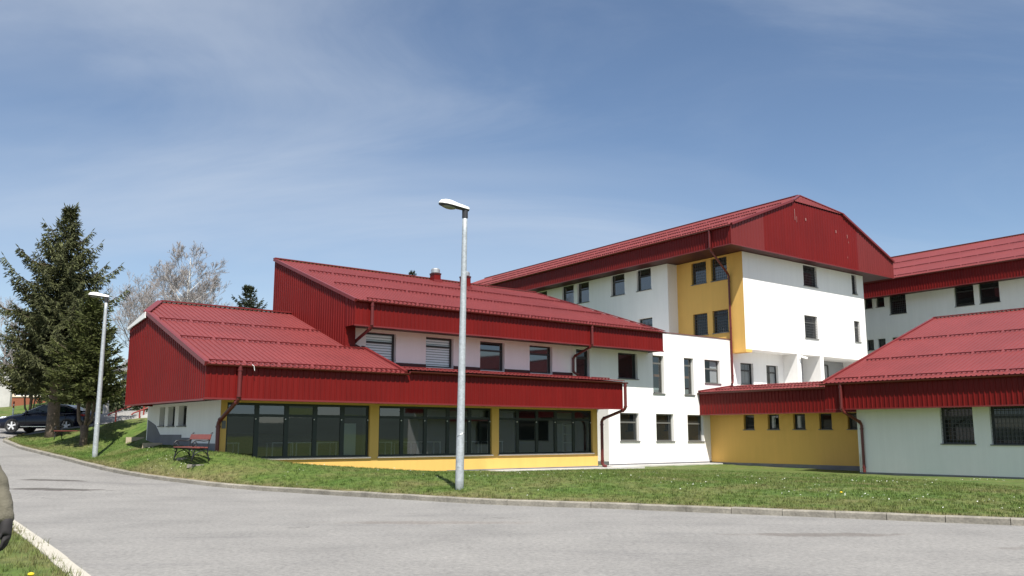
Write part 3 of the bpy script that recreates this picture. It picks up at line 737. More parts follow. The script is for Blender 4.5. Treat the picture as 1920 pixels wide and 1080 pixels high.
snow_guards(A, 'v', fv, 2.47, SL, (.10, 3.15, 5.75), fu + .12, uS, clip=rp)
snow_guards(A, 'v', fv, 2.60, st_sl, (.45,), uS + .2, 32.0)
trim(A, [(uS - .03, fv - .1, 2.50), (uS - .03, 34.2, 2.47 + SL * (34.2 - fv) + .05)], .14, .10, name='valley_flashing')
pipe(A, [(12.55, fv - .13, 2.40), (12.55, fv - .13, 1.22), (12.36, 31.9, .45), (12.36, 31.9, -1.0)], .075)
pipe(A, [(32.06, fv - .13, 2.5), (32.06, fv - .13, 1.22), (31.72, 31.93, .75), (31.72, 31.93, -1.48), (31.85, 31.75, -1.55)], .075)
# cable end on the gutter
q = MB(); q.tube([(12.95, fv - .2, 2.46), (13.02, fv - .22, 2.40), (13.05, fv - .21, 2.25)], .012, 5); A.part('cable_end', q, M['white_metal'])
# pale strip + rubble by the lawn edge at the glass
# ================================================================== B + C: the middle wing with the tall upper storey roof and the white stair block
B = Bld('middle_wing', 'white two storey wing with large red mono pitch roof and flat roofed end', 34.95, 34.65, -1.75)
vC = 34.65; uB = 18.65; bv = 33.5; zbe = 5.72; zbs = 4.60; uBr = 38.2
up = [(19.89, 21.44, 3.09, 4.50, 'zebra'), (23.06, 24.63, 3.09, 4.50, 'zebra'), (26.21, 27.73, 3.09, 4.50, None), (29.36, 30.90, 3.09, 4.50, None), (32.59, 33.57, 2.9, 4.50, 'door'),
      (35.76, 37.32, 3.06, 4.50, 'one'), (38.58, 39.52, 2.32, 4.49, 'tall'), (41.31, 42.16, 2.32, 4.49, 'tall'), (43.21, 44.68, 3.07, 4.49, 'half')]
lo = [(35.83, 37.32, -.35, 1.18, 'sash'), (38.75, 40.24, -.37, 1.17, 'sash'), (41.48, 42.91, -.39, 1.15, 'sash')]
zpar = 5.86
wall(B, 'front_wall', 'v', vC, 34.95, 45.74, -2.0, zpar, [h[:4] for h in up[5:]] + [h[:4] for h in lo], M['white'], .2)
wall(B, 'upper_wall', 'v', vC, uB + .1, 34.95, 2.7, 5.6, [h[:4] for h in up[:5]], M['white'], .2)
quadpart(B, 'return_wall', 'white', [(34.95, vC, -2.0), (34.95, 36.4, -2.0), (34.95, 36.4, 2.7), (34.95, vC, 2.7)], [(31.5, 36.4, -2.0), (34.95, 36.4, -2.0), (34.95, 36.4, 2.7), (31.5, 36.4, 2.7)], [(31.6, vC, 2.7), (34.95, vC, 2.7), (34.95, 36.4, 2.7), (31.6, 36.4, 2.7)])
boxpart(B, 'plinth', 'plinth', (34.97, 43.53, vC - .016, vC - .002, -2.0, -1.555), (34.93, 34.948, vC, 36.39, -2.0, -1.42))
for a0, a1, z0, z1, k in up:
    if k == 'zebra': window(B, 'v', vC, a0, a1, z0, z1, transom=.70, blind='zebra', glass=True, sill=False)
    elif k == 'door': window(B, 'v', vC, a0, a1, z0, z1, transom=.72, sill=False, ft=.1, name='door')
    elif k == 'one': window(B, 'v', vC, a0, a1, z0, z1, transom=None)
    elif k == 'tall':
        w = window(B, 'v', vC, a0, a1, z0, z1, transom=.80, glass=True, fm='frame_sunlit')
        q = AB(ax('v', vC)); q.abox(a0 + .08, a1 - .08, .30, .34, z0 + .98, z0 + 1.12); B.part('orange_rail', q, M['orange_bar'], w)
        q = AB(ax('v', vC)); q.abox(a0 + .3, a1 - .12, .32, .36, z0 + .08, z0 + .34); B.part('carton', q, M['blind'], w)
    elif k == 'half': window(B, 'v', vC, a0, a1, z0, z1, transom=.62, blind='half', glass=True, fm='frame_sunlit')
    else: window(B, 'v', vC, a0, a1, z0, z1, transom=.70, sill=False, panem='pane_bright')
for a0, a1, z0, z1, k in lo: window(B, 'v', vC, a0, a1, z0, z1, transom=.67, fm='frame_sunlit')
# dark flashing under the upper windows
fl = MB(); edges = [19.0] + [x for h in up[:5] for x in h[:2]] ; 
for k in range(0, 9, 2):
    x0, x1 = edges[k], edges[k + 1]
    boxpart(B, 'wall_flashing', 'soffit', (x0, x1 if k < 8 else 32.3, vC - .03, vC - .002, 2.9, 3.21))
quadpart(B, 'flat_roof', 'concrete', [(uBr - 3, vC + .05, zpar - .25), (45.7, vC + .05, zpar - .25), (45.7, 43, zpar - .25), (uBr - 3, 43, zpar - .25)])
boxpart(B, 'parapet_cap', 'cap_brown', (uBr - .3, 45.76, vC - .04, vC + .24, zpar + .002, zpar + .04))
quadpart(B, 'parapet_inner', 'white', [(uBr - 2, vC + .22, zpar - .25), (45.7, vC + .22, zpar - .25), (45.7, vC + .22, zpar), (uBr - 2, vC + .22, zpar)])
# roof
vBr = 41.75; tB = vBr - bv
rpB = [(uB - .08, -.12), (uBr + .05, -.12), (35.8, tB), (uB - .08, tB)]
roof(B, 'v', bv, zbe, SL, rpB)
zBr = zbe + SL * tB
fascia(B, 'v', bv, [(uB, zbs), (uBr, zbs), (uBr, zbe - .02), (uB, zbe - .02)])
boxpart(B, 'fascia_trim', 'red_trim', (uB - .02, uBr + .02, bv - .035, bv + .02, zbs - .03, zbs + .03))
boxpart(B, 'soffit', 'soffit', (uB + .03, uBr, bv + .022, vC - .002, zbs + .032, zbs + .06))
quadpart(B, 'end_return', 'red_wall', [(uBr, bv, zbs), (uBr, vC + .01, zbs), (uBr, vC + .01, zbe + SL * 1.1), (uBr, bv, zbe)])
quadpart(B, 'gable_end', 'red_wall', [(uBr, vC + .02, zpar - .3), (35.85, vBr - .01, zpar - .3), (35.85, vBr - .01, zBr - .03), (uBr, vC + .02, zbe + SL * 1.0)])
def zA(v): return 2.47 + SL * (v - fv)
fascia(B, 'u', uB, [(bv, zbs), (vC + .05, zbs), (vC + .05, 3.4), (vBr, 3.4), (vBr, zBr - .08), (bv, zbe - .08)][:0] or [(vC - .35, 3.3), (vBr, 3.3), (vBr, zBr - .08), (vC - .35, zbe + SL * (vC - .35 - bv) - .08)], name='gable_cladding')
fascia(B, 'u', uB, [(bv, zbs), (vC - .34, zbs), (vC - .34, zbe + SL * (vC - .34 - bv) - .08), (bv, zbe - .08)], name='gable_cladding')
quadpart(B, 'cladding_return', 'red_wall', [(uB, vC - .352, 3.2), (uB + .5, vC - .352, 3.2), (uB + .5, vC - .352, zbs + .03), (uB, vC - .352, zbs + .03)], [(uB + .5, vC - .352, 3.2), (uB + .5, vC, 3.2), (uB + .5, vC, zbs + .03), (uB + .5, vC - .352, zbs + .03)])
quadpart(B, 'back_wall', 'red_wall', [(uB, vBr, 3), (35.85, vBr, 3), (35.85, vBr, zBr), (uB, vBr, zBr)])
trim(B, [(uB - .035, bv - .12, zbe - SL * .12 - .02), (uB - .035, vBr, zBr - .02)], .12, .14)
trim(B, [(uB - .05, vBr, zBr + .05), (35.8, vBr, zBr + .05)], .26, .05, name='ridge_cap')
trim(B, [(uBr + .05, bv - .1, zbe + .03), (35.8, vBr, zBr + .05)], .18, .05, name='verge_trim')
gutter(B, 'v', bv - .03, uB - .02, uBr + .1, zbe - .05)
snow_guards(B, 'v', bv, zbe, SL, (.10, 3.1, 5.7), uB + .6, uBr, clip=rpB)
pipe(B, [(19.42, bv - .13, 5.62), (19.42, bv - .13, 4.55), (19.2, vC - .12, 3.95), (19.2, vC - .12, 3.4)], .07)
pipe(B, [(32.55, bv - .13, 5.62), (32.55, bv - .13, 4.55), (32.3, vC - .1, 4.05), (32.3, vC - .1, 3.20), (32.55, vC - .25, 3.12)], .065)
for cu, cv, hz_ in ((28.05, 41.3, .42), (29.4, 40.3, .62)):
    z0 = zbe + SL * (cv - bv)
    ch = boxpart(B, 'chimney', 'red_wall', (cu - .22, cu + .22, cv - .22, cv + .22, z0 - .3, z0 + hz_))
    cpm = MB(); cpm.lathe([(.20, z0 + hz_ + .02), (.25, z0 + hz_ + .05), (.25, z0 + hz_ + .24), (.20, z0 + hz_ + .30), (.02, z0 + hz_ + .32)], 18, c=(cu, cv, 0)); B.part('chimney_cap', cpm, M['metal'], ch)
    boxpart(B, 'chimney_band', 'soffit', (cu - .24, cu + .24, cv - .24, cv + .24, z0 + hz_ - .06, z0 + hz_ + .03), parent=ch)
    boxpart(B, 'chimney_flashing', 'red_trim', (cu - .28, cu + .28, cv - .30, cv + .2, z0 - .2, z0 + .06), parent=ch)

# ================================================================== D: the tall block
SK = .085
D = Bld('tall_block', 'tallest white block with yellow corner and broad red gable over its end wall', 45.8, 33.5, -1.8, SK, 33.5)
uY, uW, uDr, vD = 45.8, 44.85, 60.0, 33.5; dfu, dfv, dfr = 43.55, 32.53, 62.75; zds, zde = 11.33, 12.55; vEnd = 74.0
def sk(u, v): return u - SK * (v - 33.5)
yw = [(36.54, 37.85, 9.75, 11.22), (34.77, 36.11, 9.75, 11.24), (36.57, 37.84, 6.38, 7.80), (34.81, 36.13, 6.38, 7.84)]
wall(D, 'yellow_wall', 'u', uY, vD, 39.2, 5.2, zds, yw, M['yellow'], .2)
for k, h_ in enumerate(yw): window(D, 'u', uY, *h_, transom=.72 if k < 2 else .80, grille=True, panem='pane_bright' if k < 2 else 'pane')
ww = [(43.51, 44.95, 9.82, 11.33), (40.80, 42.24, 9.82, 11.33), (49.3, 50.73, 9.77, 11.33), (47.47, 48.85, 9.77, 11.31), (52.7, 54.1, 9.77, 11.3), (58.0, 59.4, 9.77, 11.3),
      (40.77, 42.15, 6.40, 7.88), (43.5, 44.9, 6.40, 7.88), (47.4, 48.8, 6.4, 7.88)]
wall(D, 'white_side_wall', 'u', uW, 39.2, vEnd, 2, zds, ww, M['white'], .2)
for h_ in ww: window(D, 'u', uW, *h_, transom=.66, panem='pane_bright')
quadpart(D, 'bay_return', 'white', [(uW, 39.2, 5), (uY + .3, 39.2, 5), (uY + .3, 39.2, zds), (uW, 39.2, zds)])
boxpart(D, 'yellow_corbel', 'yellow', (uY - .02, uY + .6, vD - .02, 39.1, 5.02, 5.2))
ew = [(52.45, 54.06, 9.86, 11.3), (58.48, 59.12, 9.88, 11.3), (52.30, 53.85, 6.32, 7.86), (58.45, 59.22, 6.46, 7.96)]
wall(D, 'end_wall', 'v', vD, uY + .002, uDr, 5.2, zds, ew, M['white'], .2)
for k, h_ in enumerate(ew): window(D, 'v', vD, *h_, transom=.70, grille=True, fm='frame' if k < 2 else 'frame_sunlit')
quadpart(D, 'far_side_wall', 'white', [(uDr, vD, -2), (uDr, vEnd, -2), (uDr, vEnd, zds), (uDr, vD, zds)])
quadpart(D, 'overhang_soffit', 'white', [(uY, vD, 5.2), (uDr, vD, 5.2), (uDr, vC + 1.5, 5.2), (uY, vC + 1.5, 5.2)])
rw = [(46.64, 47.96, 3.10, 4.48), (49.36, 50.64, 3.10, 4.46)]
wall(D, 'recess_wall', 'v', vC + .003, uY, 51.27, 2.3, 5.2, rw, M['white'], .2)
window(D, 'v', vC + .003, *rw[0], transom=.66, blind='vertical', glass=True); window(D, 'v', vC + .003, *rw[1], transom=.66, blind='half', glass=True)
boxpart(D, 'pier', 'white', (51.27, 51.65, vD + .003, vC + 1.4, 2.3, 5.196)); boxpart(D, 'pier', 'white', (53.94, 54.32, vD + .003, vC + 1.4, 2.3, 5.196))
shu = MB()
for k in range(24): shu.box(51.65, 53.94, vC + .30 + (k % 2) * .012, vC + .34, 2.3 + k * .12, 2.3 + k * .12 + .112)
D.part('roller_shutter', shu, M['shutter'])
boxpart(D, 'recess_back', 'curtain', (54.32, 60.0, vC + .9, vC + .95, 2.3, 5.19)); boxpart(D, 'recess_frame', 'frame', (54.34, 57.9, vC + .84, vC + .895, 4.86, 4.93), (57.85, 57.95, vC + .84, vC + .895, 2.3, 4.86))
# roof
slD = .385; tD = 53.15 - dfu; zDr = zde + slD * tD; hv = 34.0; c1u, c2u = 50.15, 56.15; zC1 = zde + slD * (c1u - dfu)
v0r = dfv - .07
rpD = [(v0r, -.12), (vEnd, -.12), (vEnd, tD), (hv, tD), (v0r, c1u - dfu)]
roof(D, 'u', dfu, zde, slD, rpD)
# far slope mirrors the near one
far = MB(); far.quad((dfr, v0r, zde), (dfr, vEnd, zde), (53.15, vEnd, zDr), (53.15, hv, zDr), (c2u, v0r, zC1)); D.part('roof', far, M['red_roof'])
hipw = []
def hipP(a, t): return (a, v0r + t, zC1 + (zDr - zC1) / (hv - v0r) * t)
sh = (zDr - zC1) / (hv - v0r); kk = 1 / sqrt(1 + sh * sh)
D.part('hip_roof', ribbed([(c1u, 0), (c2u, 0), (53.15, hv - v0r)], hipP, (0, -sh * kk, kk)), M['red_roof'])
def gD(u): return zde + slD * (min(u, 106.3 - u) - dfu) - .06
L1, L2 = 46.9, 57.9
gl_ = [(dfu, zds), (L1, zds), (L1, gD(L1)), (dfu, gD(dfu))]; gm = [(L1, zds), (L2, zds), (L2, gD(L2)), (c2u, gD(c2u)), (c1u, gD(c1u)), (L1, gD(L1))]; gr = [(L2, zds), (dfr, zds), (dfr, gD(dfr)), (L2, gD(L2))]
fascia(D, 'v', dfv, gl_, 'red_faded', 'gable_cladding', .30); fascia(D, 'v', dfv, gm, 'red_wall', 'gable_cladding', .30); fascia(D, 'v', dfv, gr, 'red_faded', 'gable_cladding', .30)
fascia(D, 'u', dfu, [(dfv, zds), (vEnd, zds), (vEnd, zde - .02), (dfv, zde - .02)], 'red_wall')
boxpart(D, 'fascia_trim', 'red_trim', (dfu - .035, dfu + .02, dfv - .02, vEnd, zds - .03, zds + .03), (dfu + .03, dfr, dfv - .035, dfv + .02, zds - .03, zds + .03))
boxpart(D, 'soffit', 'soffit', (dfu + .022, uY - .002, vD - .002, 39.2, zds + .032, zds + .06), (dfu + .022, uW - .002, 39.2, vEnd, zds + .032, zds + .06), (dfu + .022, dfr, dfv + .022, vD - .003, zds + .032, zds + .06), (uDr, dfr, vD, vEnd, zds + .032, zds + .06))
quadpart(D, 'far_fascia', 'red_wall', [(dfr, dfv, zds), (dfr, vEnd, zds), (dfr, vEnd, zde), (dfr, dfv, zde)])
trim(D, [(dfu, v0r, zde - .0), (c1u, v0r, zC1)], .16, .14); trim(D, [(dfr, v0r, zde), (c2u, v0r, zC1)], .16, .14)
trim(D, [(c1u, v0r, zC1 + .04), (53.15, hv, zDr + .04)], .22, .06, name='hip_cap'); trim(D, [(c2u, v0r, zC1 + .04), (53.15, hv, zDr + .04)], .22, .06, name='hip_cap')
trim(D, [(53.15, hv, zDr + .05), (53.15, vEnd, zDr + .05)], .26, .06, name='ridge_cap')
gutter(D, 'u', dfu - .03, dfv - .05, vEnd, zde - .06)
snow_guards(D, 'u', dfu, zde, slD, (.30, 3.2, 6.0), dfv + .4, 68, clip=rpD, key='D')
pipe(D, [(dfu - .13, 34.15, zde - .1), (dfu - .13, 34.15, zds - .08), (uY - .12, 34.55, 9.95), (uY - .12, 34.55, 3.2), (uY - .35, 34.45, 3.08)], .07)
for su, sz, sw, sh_ in ((50.35, 14.2, .05, .75), (50.55, 13.9, .03, .4), (51.6, 14.05, .12, .18), (55.2, 13.75, .10, .2), (56.6, 13.6, .06, .25), (56.75, 13.2, .05, .12), (56.5, 12.1, .07, .10)):      # pale scuffs on the sheet
    boxpart(D, 'scuff', 'scuff', (su - sw / 2, su + sw / 2, dfv - .034, dfv - .028, sz - sh_ / 2, sz + sh_ / 2))
cam_e = empty('security_camera', wpt(51.46, 33.5, 5.0), ROT, 'small white security camera fixed to the pier top under the overhang', 'camera')
q = MB(); q.tube([(0, 0, 0), (0, -.12, .02)], .03, 8); q.build('bracket', M['white_metal'], cam_e)
q = MB(); q.bar((-.05, -.14, .05), (.42, -.30, -.07), .13, .12); q.build('housing', M['white_metal'], cam_e)

# ================================================================== Y: low yellow link, E: right wing, F: far block
Y = Bld('yellow_link', 'low yellow link building with five small square windows below red fascia', 43.55, 25.0, -1.9)
yws = [(31.5, 32.22, .28, 1.12), (29.84, 30.58, .28, 1.12), (28.18, 28.93, .28, 1.12), (26.58, 27.32, .28, 1.12), (24.9, 25.66, .28, 1.12)]
wall(Y, 'front_wall', 'u', 43.55, 22.9, vC - .004, -2.0, 1.22, yws, M['yellow'], .2)
for h_ in yws: window(Y, 'u', 43.55, *h_, transom=None, ft=.09, blind='half' if h_[0] in (29.84, 28.18) else None, glass=h_[0] in (29.84, 28.18))
boxpart(Y, 'plinth', 'plinth', (43.53, 43.548, 22.9, vC - .02, -2.1, -1.60))
yfu = 42.6; ysl = (3.0 - 2.5) / (46.2 - yfu)
fascia(Y, 'u', yfu, [(23.5, 1.16), (vC - .01, 1.16), (vC - .01, 2.46), (23.5, 2.46)])
boxpart(Y, 'fascia_trim', 'red_trim', (yfu - .035, yfu + .02, 23.5, vC - .02, 1.13, 1.19)); boxpart(Y, 'soffit', 'soffit', (yfu + .022, 43.548, 23.4, vC - .02, 1.192, 1.23))
roof(Y, 'u', yfu, 2.5, ysl, [(23.5, -.12), (vC - .01, -.12), (vC - .01, 46.2 - yfu), (23.5, 46.2 - yfu)])
quadpart(Y, 'flat_roof', 'concrete', [(46.2, 23.5, 2.95), (60, 23.5, 2.95), (60, 36, 2.95), (46.2, 36, 2.95)])
gutter(Y, 'u', yfu - .03, 24.4, vC + .02, 2.44); snow_guards(Y, 'u', yfu, 2.5, ysl, (.5, 1.9), 24.6, vC, key='E')
trim(Y, [(yfu - .1, vC - .08, 2.56), (45.75, vC - .08, 2.99)], .12, .08, name='wall_flashing')
E_ = Bld('right_wing', 'single storey white wing at the right under a broad red hipped sheet roof', 40.2, 23.2, -2.0)
uE = 40.2; efu = 39.3
ews = [(17.78, 19.20, -.40, 1.19), (14.95, 17.08, -.42, 1.20), (11.6, 13.0, -.42, 1.2)]
wall(E_, 'front_wall', 'u', uE, 3.0, 23.2, -2.1, 1.22, ews, M['white'], .2)
for k, h_ in enumerate(ews): window(E_, 'u', uE, *h_, transom=.72, grille=True, ft=.085)
quadpart(E_, 'end_wall', 'white', [(uE, 23.2, -2.1), (52, 23.2, -2.1), (52, 23.2, 2), (uE, 23.2, 2)])
boxpart(E_, 'plinth', 'plinth', (uE - .018, uE - .002, 3.0, 23.2, -2.2, -1.745))
fascia(E_, 'u', efu, [(3.0, 1.19), (24.25, 1.19), (24.25, 2.46), (3.0, 2.46)])
boxpart(E_, 'fascia_trim', 'red_trim', (efu - .035, efu + .02, 3.0, 24.27, 1.16, 1.22)); boxpart(E_, 'soffit', 'soffit', (efu + .022, uE - .002, 3.0, 24.25, 1.222, 1.25), (uE, 50.4, 23.2, 24.25, 1.222, 1.25))
zEr = 2.5 + SL * (50.45 - efu)
rpE = [(3.0, -.12), (24.35, -.12), (24.0, 50.45 - efu), (3.0, 50.45 - efu)]
roof(E_, 'u', efu, 2.5, SL, rpE)
quadpart(E_, 'gable_end', 'red_wall', [(efu, 24.25, 1.2), (50.4, 24.0, 1.2), (50.4, 24.0, zEr), (efu, 24.25, 2.48)]); quadpart(E_, 'back_wall', 'red_wall', [(50.45, 3, 0), (50.45, 24, 0), (50.45, 24, zEr), (50.45, 3, zEr)])
trim(E_, [(efu - .1, 24.33, 2.5), (50.45, 23.98, zEr + .03)], .14, .09); trim(E_, [(50.45, 3.0, zEr + .05), (50.45, 24.0, zEr + .05)], .26, .06, name='ridge_cap')
gutter(E_, 'u', efu - .03, 3.0, 24.45, 2.42)
snow_guards(E_, 'u', efu, 2.5, SL, (.30, 3.3, 6.75), 8.0, 24.3, clip=rpE, key='E')
pipe(E_, [(efu - .13, 23.35, 2.38), (efu - .13, 23.35, 1.12), (uE - .11, 22.92, .55), (uE - .11, 22.92, -1.75)], .07)
q = MB(); q.tube([(uE - .05, 23.12, -1.75), (uE - .05, 23.12, -.9)], .012, 6); E_.part('lightning_rod', q, M['metal'])
F_ = Bld('far_block', 'white block standing behind at the far right with red roof and dark windows', 69.9, 37.0, -1.8, SK, 37.0)
uF, ffu = 69.9, 68.75
fw = [(29.83, 31.32, 9.68, 11.25), (27.92, 29.42, 9.68, 11.25), (35.37, 36.83, 9.68, 11.27), (37.28, 38.02, 10.42, 11.27), (38.39, 39.1, 10.42, 11.28), (37.4, 38.09, 6.93, 7.8), (38.47, 39.1, 6.93, 7.8), (35.4, 36.8, 6.4, 7.8), (21, 22.4, 9.7, 11.2), (23, 24.4, 9.7, 11.2)]
wall(F_, 'front_wall', 'u', uF, 16.0, 52, -2, 11.2, fw, M['white'], .2)
for k, h_ in enumerate(fw): window(F_, 'u', uF, *h_, transom=.72 if k in (0, 1, 2) else None, grille=(k == 2), ft=.08)
fascia(F_, 'u', ffu, [(16.0, 11.14), (52, 11.14), (52, 12.42), (16.0, 12.42)]); boxpart(F_, 'fascia_trim', 'red_trim', (ffu - .035, ffu + .02, 16.0, 52, 11.1, 11.17)); boxpart(F_, 'soffit', 'soffit', (ffu + .022, uF - .002, 16, 52, 11.172, 11.2))
rpF = [(16.0, -.12), (52, -.12), (52, 9.6), (16.0, 9.6)]
roof(F_, 'u', ffu, 12.47, slD, rpF); trim(F_, [(ffu + 9.6, 16, 12.47 + slD * 9.6 + .05), (ffu + 9.6, 52, 12.47 + slD * 9.6 + .05)], .26, .06, name='ridge_cap')
quadpart(F_, 'back_slope', 'red_roof', [(ffu + 9.6, 16, 12.47 + slD * 9.6), (ffu + 9.6, 52, 12.47 + slD * 9.6), (ffu + 19, 52, 12.47), (ffu + 19, 16, 12.47)]); quadpart(F_, 'end_wall', 'white', [(uF, 16, -2), (uF + 16, 16, -2), (uF + 16, 16, 12.4), (ffu + 9.6, 16, 16), (uF, 16, 12.4)])
gutter(F_, 'u', ffu - .03, 16, 52, 12.38); snow_guards(F_, 'u', ffu, 12.47, slD, (.4, 3.4, 6.2), 21, 41, clip=rpF, key='F')
#@@PROPS
# ================================================================== PROPS
def gz(X, Y): return float(zlawn(X, Y)[0])
def at(x, D): return (x - 960) / 1701 * D, D
# ---- street lamps
def street_lamp(X, Y, H, lean, hd, label, Lh=.74):
    z = gz(X, Y); e = empty('street_lamp', (X, Y, z), 0, label, 'street lamp', 'galvanised street lamps on the lawn')
    p = MB(); n = 14
    pts = [(lean * t, 0, -.3 + (H + .3) * t) for t in [k / n for k in range(n + 1)]]
    p.tube(pts, [.112 - .048 * k / n for k in range(n + 1)], 18); pole = p.build('pole', M['galv'], e, smooth=True)
    q = MB(); zb = 1.35; rr = .112 - .048 * (zb + .3) / (H + .3)
    q.tube([(lean * .2 + (rr + .004) * cos(a), (rr + .004) * sin(a), zb + .05 * cos(a)) for a in [2 * pi * k / 20 for k in range(21)]], .008, 5, cap=False); q.build('cable_band', M['metal'], e)
    q = MB()                                                   # inspection door, curved on the pole face
    for zz0, zz1 in ((.55, .98),):
        for k in range(6):
            a0 = radians(-120 + k * 10); a1 = a0 + radians(10); r0 = .112 - .048 * (.8 + .3) / (H + .3) + .005
            q.quad((r0 * cos(a0), r0 * sin(a0), zz0), (r0 * cos(a1), r0 * sin(a1), zz0), (r0 * cos(a1), r0 * sin(a1), zz1), (r0 * cos(a0), r0 * sin(a0), zz1))
    q.build('inspection_door', M['galv'], e)
    # luminaire: capsule with pale hood, dark underside and a lens
    L = Lh; hx, hy = hd; ln = hypot(hx, hy); hx, hy = hx / ln, hy / ln
    tx, tz = lean, H
    def P(s, w, h): return (tx + hx * s - hy * w, hx * w + hy * s, tz + h + .12 * s)
    st = [(-.10, .05, .045, 0), (-.09, .085, .085, 0), (.05, .10, .10, 0), (.22, .115, .115, -.005), (.40, .14, .15, -.03), (.56, .135, .14, -.035), (.68, .10, .10, -.03), (.74, .04, .03, -.02)]
    hood = MB(); und = MB(); n = 12
    for mbx, sg in ((hood, 1), (und, -1)):
        for (s, w, hu, hl) in st:
            s *= L / .74
            for k in range(n + 1):
                a = pi * k / n; mbx.v.append(P(s, w * cos(a), (.075 + hu * sin(a)) if sg > 0 else (.075 + (hl - .035) * sin(a))))
        for r in range(len(st) - 1):
            for k in range(n): i = r * (n + 1) + k; mbx.f.append((i, i + 1, i + n + 2, i + n + 1))
        mbx.f.append(tuple(range(n + 1))); mbx.f.append(tuple(range((len(st) - 1) * (n + 1), len(st) * (n + 1))))
    hd_ = hood.build('lamp_head', M['lamp_white'], e, smooth=True); und.build('underside', M['dark_plastic'], hd_, smooth=True)
    ls = MB(); m_ = 16; base = len(ls.v)
    for r in range(4):
        for k in range(m_): a = 2 * pi * k / m_; q_ = cos(r / 3 * pi / 2); ls.v.append(P(L * (.64 + .28 * q_ * cos(a)), .115 * q_ * sin(a), .032 - .06 * sin(r / 3 * pi / 2)))
    for r in range(3):
        for k in range(m_): i = r * m_; ls.f.append((i + k, i + (k + 1) % m_, i + m_ + (k + 1) % m_, i + m_ + k))
    ls.f.append(tuple(range(3 * m_, 4 * m_))); ls.build('lens', M['lamp_glass'], hd_, smooth=True)
    c = MB(); c.tube([(tx, 0, tz - .16), (tx, 0, tz + .07)], .078, 14); c.build('neck', M['dark_plastic'], e)
    return e
X, Y = at(862, 22.9); street_lamp(X, Y, 7.12, .085, (-.85, -.45), 'tall galvanised lamp post in the centre before the glazed wing')
X, Y = at(181, 37.5); street_lamp(X, Y, 6.6, .0, (-.97, -.12), 'galvanised lamp post beside the fir tree with pale hood')

# ---- benches: cast iron ends and red planks
def make_bench(X, Y, rz, label):
    e = empty('park_bench', (X, Y, gz(X, Y)), rz, label, 'bench', 'benches on the lawn')
    L = 1.72                                                   # local x along the bench, -y is the front
    for sx in (-L / 2, L / 2):
        f = MB(); T = lambda pts, r=.02: f.tube([(sx, y, z) for y, z in pts], r, 6)
        T([(-.30, 0), (-.285, .12), (-.25, .25), (-.22, .36), (-.27, .42)], .021)       # front leg
        T([(.26, 0), (.235, .12), (.20, .26), (.20, .42), (.23, .62), (.29, .84), (.30, .90)], .022)   # rear leg and back post
        T([(-.285, .10), (-.17, .27), (0, .345), (.12, .30), (.22, .17)], .017)         # arch under the seat
        T([(-.30, .44), (-.1, .415), (.1, .405), (.22, .41)], .02)                      # seat bearer
        T([(-.27, .45), (-.33, .56), (-.26, .65), (-.1, .665), (.06, .645), (.18, .66), (.245, .71)], .020)   # arm
        sp = [(-.22 + (.085 - .016 * k / 3) * cos(a), .545 + (.085 - .016 * k / 3) * sin(a)) for k, a in [(k, pi * .9 - k * pi / 5) for k in range(14)]]
        T(sp, .013); sp = [(-.265 + (.06 - .003 * k) * cos(a), .335 + (.06 - .003 * k) * sin(a)) for k, a in [(k, -k * pi / 4) for k in range(11)]]; T(sp, .013)
        T([(.28, .885), (.33, .915), (.345, .90)], .02)
        f.build('end_frame', M['iron'], e, smooth=True)
    for y in (-.26, -.13, 0, .13):
        q = MB(); q.box(-L / 2 - .05, L / 2 + .05, y - .055, y + .055, .425 - abs(y) * .05 + (.012 if y < -.2 else 0), .46); q.build('seat_plank', M['plank'], e)
    q = MB(); q.bar((-L / 2 - .05, .245, .775), (L / 2 + .05, .245, .775), .035, .17, (0, .25, 1)); q.build('back_plank', M['plank'], e)
    return e
X, Y = at(361, 30.0); b1 = make_bench(X + .02, Y, atan2(-1.15, .92) , 'black iron bench with red planks on the grass by the white end wall')
X, Y = at(139, 44.4); b2 = copy_tree(b1); b2.location = (X, Y, gz(X, Y)); b2.rotation_euler = (0, 0, radians(-12)); [bpy.data.objects.remove(c_) for c_ in list(b2.children) if c_.name.startswith('back_plank')]; b2['label'] = 'shaded iron bench between the spruce trunk and the forked fir trunk'
for (px, d) in ((372, 29.55), (352, 30.6)):
    X, Y = at(px, d); q = MB(); z = gz(X, Y); q.box(-.28, .28, -.10, .10, -.1, .006); o = q.build('paving_slab', M['kerb'], None, loc=(X, Y, z)); o.rotation_euler = (0, 0, -.1)
    tag(o, 'pale concrete pad under the ' + ('near' if px == 372 else 'far') + ' feet of the front bench', 'slab', 'bench pads')

